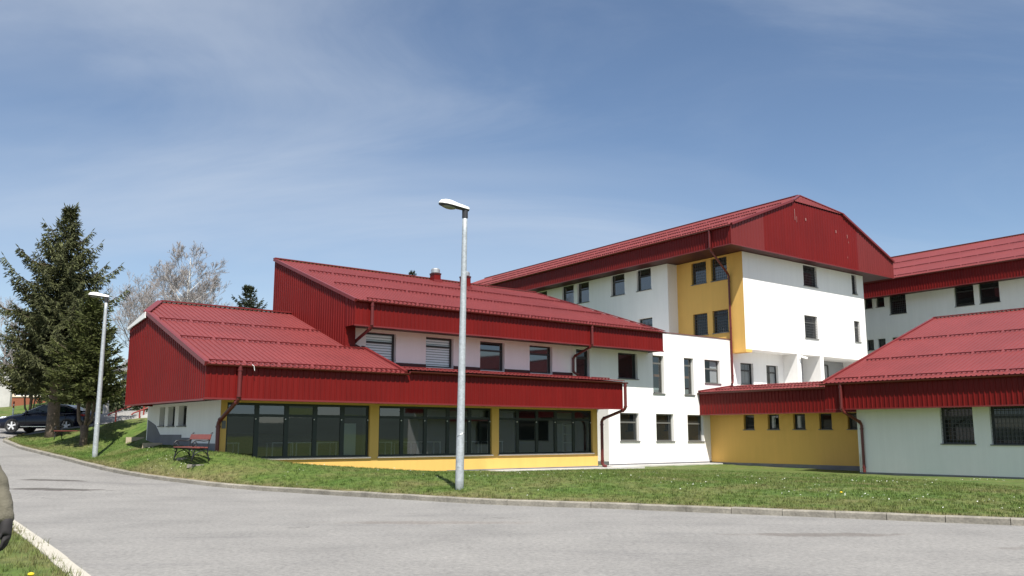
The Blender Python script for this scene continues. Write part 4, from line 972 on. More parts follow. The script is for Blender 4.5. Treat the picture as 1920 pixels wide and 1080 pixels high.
# ---- car
def car(X, Y, z, rz):
    e = empty('parked_car', (X, Y, z), rz, 'dark navy saloon car parked side-on behind the trees', 'car')
    # local: +x is the tail, -x the nose, length 4.79
    st = [(-2.40, .62, .30, .50, .58, .60), (-2.34, .76, .22, .46, .64, .68), (-2.15, .84, .20, .46, .72, .78), (-1.6, .90, .20, .5, .80, .90), (-1.0, .91, .20, .5, .87, .975), (-.75, .91, .20, .5, .90, .99),
          (0, .91, .20, .5, .92, 1.0), (.9, .91, .20, .5, .945, 1.01), (1.5, .90, .20, .5, .965, 1.03), (1.9, .88, .22, .5, .97, 1.05), (2.2, .84, .26, .5, .95, 1.04), (2.36, .74, .36, .52, .88, .96), (2.40, .60, .42, .55, .80, .86)]
    b = MB(); n = 0
    for x, w, zb, zm, zs_, zt in st:
        ring = [(-w * .86, zb), (-w * .98, zb + .12), (-w, zm), (-w * .985, zs_ * .9), (-w * .93, zs_), (-w * .6, zt), (0, zt + .02), (w * .6, zt), (w * .93, zs_), (w * .985, zs_ * .9), (w, zm), (w * .98, zb + .12), (w * .86, zb)]
        n = len(ring); b.v += [(x, y, q) for y, q in ring]
    for r in range(len(st) - 1):
        for k in range(n): i = r * n; b.f.append((i + k, i + (k + 1) % n, i + n + (k + 1) % n, i + n + k))
    b.f.append(tuple(range(n))); b.f.append(tuple(range((len(st) - 1) * n, len(st) * n)))
    body = b.build('body', M['car'], e, smooth=True)
    # greenhouse
    gh = [(-1.05, .80, .96, .97), (-.55, .74, .98, 1.22), (-.1, .70, 1.0, 1.41), (.5, .69, 1.0, 1.455), (1.0, .68, 1.0, 1.42), (1.5, .68, 1.02, 1.28), (1.95, .70, 1.04, 1.09)]
    b = MB(); n = 7
    for x, w, z0, z1 in gh: b.v += [(x, -w - .1, z0 - .03), (x, -w, z0 + (z1 - z0) * .7), (x, -w * .82, z1), (x, 0, z1 + .015), (x, w * .82, z1), (x, w, z0 + (z1 - z0) * .7), (x, w + .1, z0 - .03)]
    for r in range(len(gh) - 1):
        for k in range(n - 1): i = r * n; b.f.append((i + k, i + k + 1, i + n + k + 1, i + n + k))
    b.build('roof', M['car'], e, smooth=True)
    def side(poly, sgn, off):                                  # polygon on the greenhouse flank
        out = []
        for x, q in poly:
            w = np.interp(x, [g_[0] for g_ in gh], [g_[1] for g_ in gh]); z0 = np.interp(x, [g_[0] for g_ in gh], [g_[2] for g_ in gh]); z1 = np.interp(x, [g_[0] for g_ in gh], [g_[3] for g_ in gh])
            zz = z0 + .03 + (z1 - z0 - .07) * q; k = (zz - z0 + .03) / ((z1 - z0) * .7 + .03)
            y = (w + .1 - .1 * min(k, 1)) - (max(k - 1, 0) * .10); out.append((x, sgn * (y + off), zz))
        return out
    for sg in (-1, 1):
        for poly in ([(-.80, .02), (.28, .02), (.28, .95), (-.02, .93), (-.4, .86)], [(.36, .02), (1.22, .02), (1.12, .84), (.8, .92), (.36, .95)], [(1.28, .04), (1.62, .06), (1.25, .80)]):
            q = MB(); q.quad(*side(poly, sg, .012)); q.build('side_window', M['car_glass'], e)
        q = MB(); pts = side([(-.95, .3), (-.5, .97), (-.1, 1.02), (.5, 1.02), (1.0, 1.0), (1.5, .9)], sg, .014); q.tube(pts, .014, 5); q.build('chrome_strip', M['chrome'], e)
        q = MB(); q.tube([(-2.28, sg * .66, .70), (-2.05, sg * .80, .745), (-1.75, sg * .865, .80)], [.03, .07, .03], 8); q.build('headlight', M['headlight'], e, smooth=True)
        q = MB(); q.lathe([(.0, -.02), (.06, -.02), (.06, .02), (.0, .02)], 10, 'y', (-2.16, sg * .83, .36)); q.build('fog_light', M['headlight'], e)
        q = MB(); q.tube([(2.28, sg * .74, .86), (2.15, sg * .84, .88), (1.95, sg * .885, .90)], [.05, .07, .03], 8); q.build('tail_light', M['tail'], e, smooth=True)
        q = MB(); q.tube([(-.72, sg * .88, 1.00), (-.70, sg * 1.0, 1.03), (-.62, sg * 1.04, 1.04)], [.03, .085, .06], 8); q.build('wing_mirror', M['car'], e, smooth=True)
        for x in (.18, 1.12): q = MB(); q.box(x - .1, x + .1, sg * .91 - .02, sg * .91 + .02, .86, .885); q.build('door_handle', M['car'], e)
        for x in (-.78, .33, 1.28): q = MB(); q.box(x - .006, x + .006, sg * .905 - .01, sg * .905 + .008, .34, .93); q.build('door_seam', M['dark_plastic'], e)
        q = MB(); q.box(-1.0, 1.0, sg * .90 - .02, sg * .90 + .018, .285, .31); q.build('sill_strip', M['chrome'], e)
        for x in (-1.45, 1.37):
            q = MB(); q.lathe([(.36, -.02), (.36, .0)], 24, 'y', (x, sg * .905, .35)); q.build('wheel_arch', M['dark_plastic'], e)
            q = MB(); q.lathe([(.22, -.10), (.31, -.11), (.335, -.07), (.335, .07), (.31, .11), (.22, .10)], 24, 'y', (x, sg * .83, .335)); w = q.build('wheel', M['tyre'], e, smooth=False)
            r_ = MB(); y = sg * .935
            r_.lathe([(.232, -.012), (.232, .012), (.205, .012), (.205, -.012)], 24, 'y', (x, y, .335), cap=False); r_.lathe([(.05, -.015), (.05, .02)], 12, 'y', (x, y, .335))
            for k in range(5): a = 2 * pi * k / 5 + .3; r_.bar((x + .03 * cos(a), y, .335 + .03 * sin(a)), (x + .215 * cos(a), y, .335 + .215 * sin(a)), .022, .075, (-sin(a), 0, cos(a)))
            r_.build('rim', M['alloy'], w)
            r_ = MB(); r_.lathe([(.21, -.004), (.21, .0)], 20, 'y', (x, sg * .925, .335)); r_.build('brake_shadow', M['dark_plastic'], w)
    q = MB(); q.quad((-1.0, -.70, .985), (-1.0, .70, .985), (-.12, .56, 1.41), (-.12, -.56, 1.41)); q.v = [(x - .012, y, z + .016) for x, y, z in q.v]; q.build('windscreen', M['car_glass'], e)
    q = MB(); q.quad((1.93, -.62, 1.10), (1.93, .62, 1.10), (1.1, .54, 1.41), (1.1, -.54, 1.41)); q.v = [(x + .02, y, z + .014) for x, y, z in q.v]; q.build('rear_window', M['car_glass'], e)
    q = MB(); q.box(-2.43, -2.38, -.45, .45, .34, .48); q.build('grille', M['dark_plastic'], e)
    return e
X, Y = (-24.85, 48.6); car_e = car(X, Y, ZC + .12, 0); car_e.scale = (1.02, 1.02, 1.02)

# ---- trees
def spruce(name, X, Y, z, H, rad, base, label, m, nb=230, droop=.35, up=.0, seed=1, trunk_r=.3, group='conifers beside the glazed wing', tw=1.0, stems=None, asym=0.0, tri=.085, slope=.56, top_rise=.75, low_drop=.22, tipk=1.0, sag=.35, pexp=1.25):
    r = np.random.RandomState(seed); e = empty(name, (X, Y, z), 0, label, 'tree', group)
    t = MB(); n = 12; pts = [(r.normal(0, .02), r.normal(0, .02), -.4 + (H + .3) * k / n) for k in range(n + 1)]
    if stems:
        fk = stems; t.tube([(0, 0, -.4), (.02, 0, .3), (0, .02, fk)], [trunk_r * 1.2, trunk_r, trunk_r * 1.15], 12)
        for sx, sy, rr in ((-.30, -.05, .6), (.10, .12, .55), (.36, .02, .5), (.16, -.2, .45)): t.tube([(sx * .1, sy * .1, fk - .12), (sx * .8, sy * .8, fk + .22), (sx, sy, fk + .8), (sx * .7, sy * .7, H * .45), (0, 0, H * .85)], [trunk_r * rr, trunk_r * rr * .9, trunk_r * rr * .8, trunk_r * rr * .5, .02], 8)
    else: t.tube(pts, [max(.012, trunk_r * (1.25 if k == 0 else 1) * (1 - k / n) ** .9) for k in range(n + 1)], 12)
    br = MB(); VV = []; 
    def blade(p, d, L, w):
        """two crossed thin diamonds = one twig with needles"""
        d = d / np.linalg.norm(d); a = np.cross(d, r.normal(size=3)); a /= np.linalg.norm(a) + 1e-9; b = np.cross(d, a)
        for s in (a, b): VV.append((p, p + d * L * .4 + s * w, p + d * L, p + d * L * .4 - s * w))
    for k in range(nb):
        f = (k + r.rand()) / nb; zz = base + (H - base) * (f ** pexp); below = H - zz
        R = min(slope * below, rad) * r.uniform(.45, .88) + .05
        if r.rand() < .16: R *= 1.55
        if zz < base + .8: R *= r.uniform(.6, .95)
        az = k * 2.39996 + r.uniform(-.4, .4); R *= 1 + asym * cos(az - pi)
        fh = min(1, below / (H - base)); rise = (top_rise * (1 - fh) ** 1.2 - low_drop * fh) * r.uniform(.6, 1.3); tip = r.uniform(.15, .42) * tipk
        if below < H * .07: rise = 1.3 * r.uniform(.6, 1.6)
        m_ = max(2, int(R / .22)); P_ = []
        for j in range(m_ + 1):
            s = j / m_; P_.append(np.array([R * s * cos(az), R * s * sin(az), zz + rise * R * s - sag * R * s * (1 - s) + tip * R * max(0, s - .55) ** 2 * 2.4 + r.normal(0, .012)]))
        br.tube([tuple(p) for p in P_], [max(.006, .028 * (R / 2.5) * (1 - j / m_ * .85) + .004) for j in range(m_ + 1)], 4, cap=False)
        ax_ = np.array([cos(az), sin(az), 0]); sd = np.array([-sin(az), cos(az), 0])
        for j in range(m_ * 4):
            s = .10 + .90 * (j + r.rand()) / (m_ * 4); q = s * m_; i = min(int(q), m_ - 1); p = P_[i] + (P_[i + 1] - P_[i]) * (q - i)
            L = (.18 + .55 * R / 2.6 * (1 - s) ** .7 + .08) * r.uniform(.6, 1.15) * tw * min(1, .35 + .6 * R)
            for sg in (-1, 1):
                d = ax_ * r.uniform(.35, 1.0) + sd * sg * r.uniform(.4, 1.0) + np.array([0, 0, -droop * r.uniform(.2, 1.5) + up * 1.2 + (.5 if below < H * .12 else 0)])
                d /= np.linalg.norm(d); ns = max(2, int(L / .13))
                for c in range(ns):
                    pp = p + d * L * c / ns; dd = d + r.normal(0, .38, 3) + np.array([0, 0, -droop * .5 * r.rand()]); blade(pp, dd, r.uniform(.15, .26) * (.85 + .3 * tw), tri * r.uniform(.28, .5))
        blade(P_[-1], P_[-1] - P_[-2], .28, tri * .35)
    for k in range(6): blade(np.array([0, 0, H - .1]), np.array([r.normal(0, .5), r.normal(0, .5), 1]), .35, .03)
    t.build('trunk', M['bark'], e, smooth=True); br.build('branches', M['bark'], e)
    A_ = np.array(VV).reshape(-1, 3); np_mesh('crown', A_, np.arange(len(A_)).reshape(-1, 4), M[m], e)
    return e
X, Y = at(98, 46); spruce('spruce_tree', X, Y, gz(X, Y), 11.8, 3.1, 3.1, 'tallest spruce with drooping branches and a bare spiky top beside the car', 'needle', 300, .55, seed=4, trunk_r=.33, asym=.07, tri=.075)
X, Y = at(157, 40.5); spruce('fir_tree', X, Y, gz(X, Y), 6.7, 2.35, 1.95, 'smaller bright green fir with forked trunk behind the left lamp post', 'needle2', 200, .04, up=.10, seed=9, trunk_r=.155, tw=.8, stems=.85, tri=.075, slope=.55, top_rise=.55, low_drop=.10, sag=.1)
X, Y = at(50, 60); spruce('arborvitae', X, Y, gz(X, Y), 6.2, 2.7, 2.2, 'broad yellowish evergreen with several thin stems behind the car bonnet', 'shrub', 150, .38, seed=17, trunk_r=.12, stems=.5, tw=1.1, tri=.10)
for (px, D_, H, R_, sd, lab) in ((449, 84, 10.6, 2.0, 21, 'left of two distant dark spruces above the low red ridge'), (459, 86, 10.7, 2.0, 22, 'right of two distant dark spruces above the low red ridge'), (767, 96, 14.6, 2.0, 23, 'far spruce whose tip shows above the long red roof'), (9, 92, 10.5, 3.0, 24, 'dark conifer far behind the arborvitae at the left edge')):
    X, Y = at(px, D_); zb = 815 - {449: 533, 459: 536, 767: 505, 9: 630}[px]; ztop = zb / 1701 * D_ + ZC
    spruce('spruce_tree', X, Y, ztop - H, H, R_, 1.2, lab, 'needle3', 120, .3, seed=sd, trunk_r=.2, slope=.52, top_rise=.5, group='conifers far behind the school', tri=.10, tw=.8)

def bare_tree(name, X, Y, z, H, spread, label, m, seed, trunk_r=.16, nl=1900, first=.22, group='leafless trees behind the glazed wing', dense=1.0):
    r = random.Random(seed); e = empty(name, (X, Y, z), 0, label, 'tree', group); t = MB(); tw = MB(); cnt = [0]
    def grow(p, d, L, rad, dep):
        n = 4 if dep < 2 else 3; pts = [p]; q = p; dd = d
        for k in range(n):
            dd = (dd + Vector((r.gauss(0, .10), r.gauss(0, .10), r.gauss(.04, .06)))).normalized(); q = q + dd * L / n; pts.append(q)
        (t if dep < 2 else tw).tube(pts, [max(.008, rad * (1 - .5 * k / n)) for k in range(n + 1)], 6 if dep < 2 else 3, cap=False); cnt[0] += 1
        if dep >= 5 or L < .25: return
        nb = {0: 0, 1: 8, 2: 6, 3: 5, 4: 3}[dep]
        for k in range(int(nb * dense + .5)):
            s = r.uniform(.25, 1.0); i = min(int(s * n), n - 1); b = pts[i].lerp(pts[i + 1], s * n - i); a = r.uniform(0, 2 * pi); tilt = r.uniform(.35, .8)
            u = dd.orthogonal().normalized(); w = dd.cross(u); nd = (dd * cos(tilt) + (u * cos(a) + w * sin(a)) * sin(tilt) + Vector((0, 0, .12))).normalized()
            grow(b, nd, L * r.uniform(.38, .68) * (1.05 - .3 * s), rad * .5 * (1.1 - .4 * s), dep + 1)
    n = 12; tp = [Vector((0, 0, -.3))]
    for k in range(1, n + 1): tp.append(Vector((tp[-1].x + r.gauss(0, .05), tp[-1].y + r.gauss(0, .05), H * .93 * k / n)))
    t.tube(tp, [trunk_r * (1 - k / n * .93) for k in range(n + 1)], 9)
    nlim = int(36 * dense)
    for k in range(nlim):
        f = first + (1 - first) * (k + r.random()) / nlim; i = min(int(f * n), n - 1); b = tp[i].lerp(tp[i + 1], f * n - i); a = k * 2.4 + r.uniform(-.4, .4); tl = r.uniform(.55, .95)
        L = spread * (1.1 - f) ** .7 * r.uniform(.75, 1.15) + .5; grow(b, Vector((cos(a) * sin(tl), sin(a) * sin(tl), cos(tl))), L, trunk_r * .45 * (1.1 - f), 1)
    t.build('trunk', M[m], e, smooth=True); tw.build('crown', M['bark_grey'], e)
    return e
for (nm, px, top, D_, H, spd, lab, m_, sd, dn) in (('birch_tree', 335, 452, 70, 15.5, 4.6, 'leafless birch with a white trunk rising behind the low red ridge', 'birch', 36, .9), ('bare_tree', 304, 492, 80, 13.5, 5.0, 'leafless brown tree just left of the white trunked birch', 'bark_grey', 32, .9),
        ('bare_tree', 258, 540, 76, 10.5, 5.0, 'low spreading leafless tree between the spruces and the red gable', 'bark_grey', 33, .72), ('bare_tree', 378, 525, 82, 12, 4.2, 'leafless tree right of the birch above the red ridge', 'bark_grey', 34, .72), ('bare_tree', 2, 560, 80, 12, 3.4, 'leafless tree cut by the left picture edge behind the evergreens', 'bark_grey', 35, .8)):
    X, Y = at(px, D_); ztop = (815 - top) / 1701 * D_ + ZC; bare_tree(nm, X, Y, ztop - H, H, spd, lab, m_, sd, dense=dn)
def shrub(X, Y, z, rx, rz, label, m, seed, n=2600, w=.10):
    r = np.random.RandomState(seed); e = empty('shrub', (X, Y, z), 0, label, 'shrub', 'dark shrubs under the conifers'); 
    d = r.normal(size=(n, 3)); d /= np.linalg.norm(d, axis=1)[:, None]; rad = r.uniform(.35, 1.0, n) ** .5 * (1 + .25 * np.sin(d[:, 0] * 5 + seed) * np.cos(d[:, 1] * 4))
    c = d * rad[:, None] * np.array([rx, rx, rz * .55]) + np.array([0, 0, rz * .5]); a = r.normal(size=(n, 3)); a /= np.linalg.norm(a, axis=1)[:, None]; b = np.cross(a, r.normal(size=(n, 3))); b /= np.linalg.norm(b, axis=1)[:, None] + 1e-9
    Vq = np.stack([c - a * w, c + b * w * .6, c + a * w, c - b * w * .6], 1).reshape(-1, 3); np_mesh('crown', Vq, np.arange(4 * n).reshape(-1, 4), M[m], e)
    t = MB(); 
    for k in range(5): t.tube([(0, 0, -.2), (.3 * rx * cos(k * 1.3), .3 * rx * sin(k * 1.3), rz * .5)], [.04, .02], 6)
    t.build('trunk', M['bark'], e); return e
for (px, D_, rx, rz, sd, lab) in ((222, 58, 1.5, 2.6, 41, 'dark evergreen shrub left of the pale grey house'), (150, 62, 1.8, 2.6, 42, 'dark evergreen shrub seen over the car roof'), (185, 60, 1.5, 2.3, 43, 'dark evergreen shrub behind the left lamp post foot'), (95, 66, 1.6, 2.8, 44, 'dark shrub behind the car windscreen')):
    X, Y = at(px, D_); shrub(X, Y, gz(X, Y), rx, rz, lab, 'needle3', sd)

# ---- far left: orange house, grey house, steps and rails, posts
def house(name, label, X0, Y0, rz, w, d, zb, wallm, hgt, wins, roofm, lower=None):
    e = empty(name, (X0, Y0, zb), rz, label, 'house'); mb = MB(); mb.box(0, w, 0, d, -2, hgt); mb.build('wall', M[wallm], e)
    q = MB(); q.prism([(-.5, hgt), (d + .5, hgt), (d / 2, hgt + d * .32)], lambda a, t, b: (t, a, b), -.5, w + .5); q.build('roof', M[roofm], e)
    for x0, x1, z0, z1 in wins:
        f = MB(); 
        for bx_ in ((x0 - .08, x0, z0 - .08, z1 + .08), (x1, x1 + .08, z0 - .08, z1 + .08), (x0, x1, z1, z1 + .08), (x0, x1, z0 - .08, z0)): f.box(bx_[0], bx_[1], -.05, -.003, bx_[2], bx_[3])
        fr = f.build('window', M['white_metal' if wallm != 'grey_wall' else 'frame'], e); p = MB(); p.box(x0, x1, -.022, -.002, z0, z1); p.build('pane', M['pane'], fr)
    if lower: q = MB(); q.box(-.03, w + .03, -.03, d, -2, lower[1]); q.build('lower_wall', M[lower[0]], e)
    return e
zO = (815 - 768) / 1701 * 74 + ZC
ho = house('orange_house', 'low orange and cream house far behind the parked car', *at(12, 74), radians(4), 5.6, 6, zO, 'cream', 2.8, [(.5, 3.4, 1.15, 2.3), (4.2, 5.2, 1.15, 2.3)], 'sill')
q = MB(); q.box(-.04, 3.9, -.04, -.003, .22, .98); q.build('orange_panel', M['orange_wall'], ho); q = MB(); q.box(-.05, 3.95, -.10, .0, 1.0, 1.08); q.build('ledge', M['cream'], ho); q = MB(); q.box(-.04, 5.6, -.05, -.004, -.6, .2); q.build('plinth', M['soffit'], ho)
for px, lab in ((105, 'white porch post nearest the spruce trunk'), (118, 'middle white porch post seen over the car roof'), (126, 'right white porch post seen over the car roof')):
    X, Y = at(px, 68); z = gz(X, Y); q = MB(); q.tube([(0, 0, -.2), (0, 0, 2.85)], .13, 12); q.tube([(0, 0, 2.85), (0, 0, 3.0)], .18, 12); o = q.build('porch_post', M['white'], None, loc=(X, Y, z)); tag(o, lab, 'post', 'white posts behind the car')
X, Y = at(-14, 70); e = empty('garden_wall', (X, Y, gz(X, Y)), 0, 'pale concrete wall panel at the left edge of the view', 'wall'); q = MB(); q.box(0, 1.1, 0, .3, -.5, 2.4); q.build('panel', M['concrete'], e); q = MB(); q.box(-.05, 1.15, -.05, .35, 2.4, 2.5); q.build('coping', M['concrete'], e)
X, Y = at(21, 60); e = empty('marker_post', (X, Y, gz(X, Y)), 0, 'thin red and white marker post on the grass beyond the car', 'post')
for k, (a, b_, m_) in enumerate(((-.2, .62, 'white_metal'), (.62, .78, 'rail'), (.78, .86, 'white_metal'), (.86, 1.05, 'rail'))): q = MB(); q.tube([(0, 0, a), (0, 0, b_)], .05, 8); q.build('band', M[m_], e)
X, Y = at(195, 52); e = empty('stone_post', (X, Y, gz(X, Y)), 0, 'round grey concrete post right beside the left lamp post', 'post'); q = MB(); q.tube([(0, 0, -.2), (0, 0, 1.1)], .16, 14); q.build('shaft', M['concrete'], e); q = MB(); q.lathe([(.22, 1.1), (.24, 1.16), (.12, 1.36), (.02, 1.4)], 14); q.build('cap', M['dark_plastic'], e)
zG = (815 - 772) / 1701 * 62 + ZC
house('grey_house', 'pale grey house just left of the red gable behind the steps', *at(222, 62), radians(-8), 8, 7, zG, 'grey_wall', 2.7, [(.10, .42, .6, 1.7)], 'sill')
# outdoor stair up the bank behind the gable
X, Y = at(232, 46.5); sz = (815 - 795) / 1701 * 46.5 + ZC; e = empty('outdoor_stair', (X, Y, sz), radians(14), 'pale concrete outdoor stair climbing the bank behind the red gable', 'stair')
for k in range(8): q = MB(); q.box(.3 + k * .30, 3.2, .55, 1.9, -.6 if k == 0 else .14 * k - .02, .14 * (k + 1)); q.build('step', M['step'], e)
q = MB(); q.prism([(-.3, -.5), (3.2, -.5), (3.2, 1.25), (2.9, 1.25), (-.3, .02)], lambda a, d, b: (a, d, b), .32, .54); q.build('side_wall', M['step'], e)
for dy, lab, dx in ((.2, 'nearer red tube handrail of the outdoor stair', .55), (2.05, 'farther red tube handrail of the outdoor stair', -.9)):
    c, s_ = cos(radians(14)), sin(radians(14)); ex, ey = X + dx * c - dy * s_, Y + dx * s_ + dy * c; r_ = empty('handrail', (ex, ey, sz + .05), radians(14), lab, 'handrail', 'red handrails of the outdoor stair')
    q = MB(); q.tube([(-.28, 0, .42), (-.15, 0, .52), (0, 0, .58), (3.0, 0, 1.78)], .035, 8); q.build('rail', M['rail'], r_)
    for x in (.12, 1.5, 2.8): q = MB(); q.tube([(x, 0, -.3 + x * .3), (x, 0, .60 + x * .40)], .04, 8); q.build('post', M['rail'], r_)
for (px, D_, lab, L) in ((256, 40.2, 'tan stone slab at the lawn edge left of the stepped grey plinth', .75), (291, 37.6, 'tan stone slab lying in front of the stepped grey plinth', .85)):
    X, Y = at(px, D_); q = MB(); q.box(-L / 2, L / 2, -.2, .2, -.2, .11); o = q.build('stone_slab', M['paving'], None, loc=(X, Y, gz(X, Y))); o.rotation_euler = (0, 0, .1); tag(o, lab, 'slab', 'stone slabs by the end wall')
q = MB(); r_ = random.Random(3)
for k in range(22):
    x, y, s_ = r_.gauss(0, .16), r_.gauss(0, .06), r_.uniform(.02, .055); q.lathe([(s_ * .5, -s_ * .4), (s_, 0), (s_ * .6, s_ * .6)], 6, c=(x, y, s_ * .3))
p = wpt(14.55, 31.6, 0); tag(q.build('rubble', M['soil'], None, loc=(p[0], p[1], gz(p[0], p[1]))), kind='stuff')

# ---- things inside the hall
def hall_table(u, v, label):
    e = empty('table', wpt(u, v, -.93), ROT, label, 'table', 'white framed tables behind the glass'); 
    for sx in (-.42, .42):
        for sy in (-.25, .25): q = MB(); q.box(sx - .02, sx + .02, sy - .02, sy + .02, 0, .60); q.build('leg', M['white_metal'], e)
    q = MB(); q.box(-.45, .45, -.28, .28, .60, .635); q.build('tabletop', M['white_metal'], e); return e
for k, u in enumerate((13.2, 15.4, 16.4, 17.3, 19.9, 21.2, 22.4, 24.5, 25.9)):
    hall_table(u, 33.3, ['white framed table at the left end of the first glazed bay', 'white framed table left of centre in the first glazed bay', 'white framed table centred in the first glazed bay', 'white framed table near the white board in the first bay', 'white framed table just right of the first yellow post',
                         'white framed table left of the lamp post in the second bay', 'white framed table behind the lamp post in the second bay', 'white framed table at the right end of the second bay', 'white framed table at the left end of the third bay'][k])
e = empty('white_board', wpt(18.1, 32.75, -.9), ROT, 'tall white board standing behind the last pane of the first bay', 'board'); q = MB(); q.box(-.33, .33, -.02, .02, 0, 1.35); q.build('panel', M['blind'], e)
for sx in (-.28, .28): q = MB(); q.box(sx - .03, sx + .03, -.2, .2, -.03, .02); q.build('foot', M['white_metal'], e)
e = empty('shelf_unit', wpt(30.4, 33.2, -.93), ROT, 'white open shelf unit in the last glazed bay', 'shelf')
for sx in (-.3, .3): q = MB(); q.box(sx - .02, sx + .02, -.2, .2, 0, 1.45); q.build('upright', M['white_metal'], e)
for k in range(4): q = MB(); q.box(-.28, .28, -.2, .2, .1 + k * .42, .13 + k * .42); q.build('shelf', M['white_metal'], e)

# ---- person at the left edge
def skin(name, verts, edges, radii, m, parent=None, loc=None, sub=1, root=0):
    me = bpy.data.meshes.new(name); me.from_pydata(verts, edges, []); o = bpy.data.objects.new(name, me); C.objects.link(o)
    md = o.modifiers.new('s', 'SKIN'); sk_ = me.skin_vertices[0].data
    for k, r in enumerate(radii): sk_[k].radius = (r, r) if isinstance(r, (int, float)) else r; sk_[k].use_root = (k == root)
    md.use_smooth_shade = True; o.modifiers.new('d', 'SUBSURF').levels = sub; o.modifiers['d'].render_levels = sub
    dg = bpy.context.evaluated_depsgraph_get(); nm = bpy.data.meshes.new_from_object(o.evaluated_get(dg)); C.objects.unlink(o); bpy.data.objects.remove(o)
    nm.name = name; nm.materials.clear(); nm.materials.append(m); q = bpy.data.objects.new(name, nm); C.objects.link(q)
    if parent: q.parent = parent
    if loc: q.location = loc
    return q
PX, PY = -4.195, 6.85; pz = float(zverge(PX, PY))
J = dict(pel=(0, 0, .93), waist=(0, .0, 1.10), chest=(0, .01, 1.32), neck=(0, .01, 1.50), head=(0, -.01, 1.64), top=(0, 0, 1.74), shr=(.20, .01, 1.40), elr=(.345, .03, 1.09), wrr=(.445, -.02, .855), shl=(-.20, .01, 1.42), ell=(-.28, .03, 1.12), wrl=(-.29, -.06, .88),
         hr=(.09, 0, .88), kr=(.10, -.02, .48), ar=(.10, .03, .09), tr=(.11, -.14, .03), hl=(-.09, 0, .88), kl=(-.10, -.02, .48), al=(-.10, .03, .09), tl=(-.11, -.14, .03))
nm_ = list(J); ix = {k: i for i, k in enumerate(nm_)}
ed = [('pel', 'waist'), ('waist', 'chest'), ('chest', 'neck'), ('neck', 'head'), ('head', 'top'), ('chest', 'shr'), ('shr', 'elr'), ('elr', 'wrr'), ('chest', 'shl'), ('shl', 'ell'), ('ell', 'wrl'), ('pel', 'hr'), ('hr', 'kr'), ('kr', 'ar'), ('ar', 'tr'), ('pel', 'hl'), ('hl', 'kl'), ('kl', 'al'), ('al', 'tl')]
rad = dict(pel=.13, waist=.125, chest=.14, neck=.055, head=.095, top=.07, shr=.065, elr=.045, wrr=.03, shl=.065, ell=.045, wrl=.03, hr=.085, kr=.055, ar=.04, tr=.035, hl=.085, kl=.055, al=.04, tl=.035)
per = skin('person', list(J.values()), [(ix[a], ix[b]) for a, b in ed], [rad[k] for k in nm_], M['skin'], None, (PX, PY, pz))
tag(per, 'person in a loose olive jacket and dark gloves cut off by the left picture edge', 'person')
jk = ['pel', 'waist', 'chest', 'neck', 'shr', 'elr', 'wrr', 'shl', 'ell', 'wrl']; Jk = dict(J); Jk['pel'] = (0, 0, .86); Jk['neck'] = (0, .01, 1.46); jr = dict(pel=.185, waist=.175, chest=.175, neck=.08, shr=.10, elr=.082, wrr=.070, shl=.10, ell=.09, wrl=.062)
ji = {k: i for i, k in enumerate(jk)}
jkt = skin('jacket', [Jk[k] for k in jk], [(ji[a], ji[b]) for a, b in ed if a in ji and b in ji], [jr[k] for k in jk], M['olive'], per, sub=3)
from mathutils import noise as mnoise
for vx_ in jkt.data.vertices:                                  # creases of the sleeve and body
    c_ = vx_.co; vx_.co = c_ + vx_.normal * (.016 * mnoise.noise(Vector((c_.x * 5, c_.y * 5, c_.z * 13))) + .008 * mnoise.noise(c_ * 24))
tk = ['pel', 'hr', 'kr', 'ar', 'hl', 'kl', 'al']; ti = {k: i for i, k in enumerate(tk)}; trr = dict(pel=.155, hr=.11, kr=.085, ar=.075, hl=.11, kl=.085, al=.075)
skin('trousers', [J[k] for k in tk], [(ti[a], ti[b]) for a, b in ed if a in ti and b in ti], [trr[k] for k in tk], M['black_cloth'], per)
for sx in (.11, -.11): q = MB(); q.tube([(sx, .07, .05), (sx, -.05, .055), (sx, -.17, .035), (sx, -.20, .03)], [.045, .052, .045, .02], 10); q.build('shoe', M['black_cloth'], per, smooth=True)
skin('hair', [(0, .02, 1.60), (0, .03, 1.70), (0, -.02, 1.765)], [(0, 1), (1, 2)], [.088, .108, .075], M['hair'], per)
for w, sg in ((J['wrr'], 1), (J['wrl'], -1)):                # gloved hands, five fingers lightly curled
    v = [(w[0], w[1], w[2] + .06), (w[0] + .012 * sg, w[1] - .005, w[2] - .05), (w[0] + .012 * sg, w[1] - .01, w[2] - .10)]; edg = [(0, 1), (1, 2)]; rr_ = [.050, (.046, .034), (.044, .026)]
    for f_, (dy, L) in enumerate(((-.036, .07), (-.012, .08), (.012, .076), (.034, .06))):
        i0 = len(v); b_ = (w[0] + .012 * sg, w[1] - .01 + dy, w[2] - .118); v += [b_, (b_[0] - .006 * sg, b_[1] - .004, b_[2] - L * .45), (b_[0] - .026 * sg, b_[1] - .008, b_[2] - L * .85)]; edg += [(2, i0), (i0, i0 + 1), (i0 + 1, i0 + 2)]; rr_ += [.0115, .0105, .009]
    i0 = len(v); v += [(w[0], w[1] - .05, w[2] - .06), (w[0] - .01 * sg, w[1] - .065, w[2] - .10)]; edg += [(1, i0), (i0, i0 + 1)]; rr_ += [.014, .011]
    skin('glove', v, edg, rr_, M['black_cloth'], per)
for sx in (-.032, .032): q = MB(); q.lathe([(.002, -.012), (.011, -.008), (.013, 0), (.002, .01)], 8, 'y', (sx, -.098, 1.645)); q.build('eye', M['white_metal'], per)
q = MB(); q.tube([(0, -.095, 1.645), (0, -.122, 1.612), (0, -.10, 1.60)], [.010, .016, .012], 8); q.build('nose', M['skin'], per)
q = MB(); q.tube([(-.025, -.095, 1.575), (0, -.103, 1.573), (.025, -.095, 1.575)], [.004, .007, .004], 6); q.build('mouth', M['tail'], per)

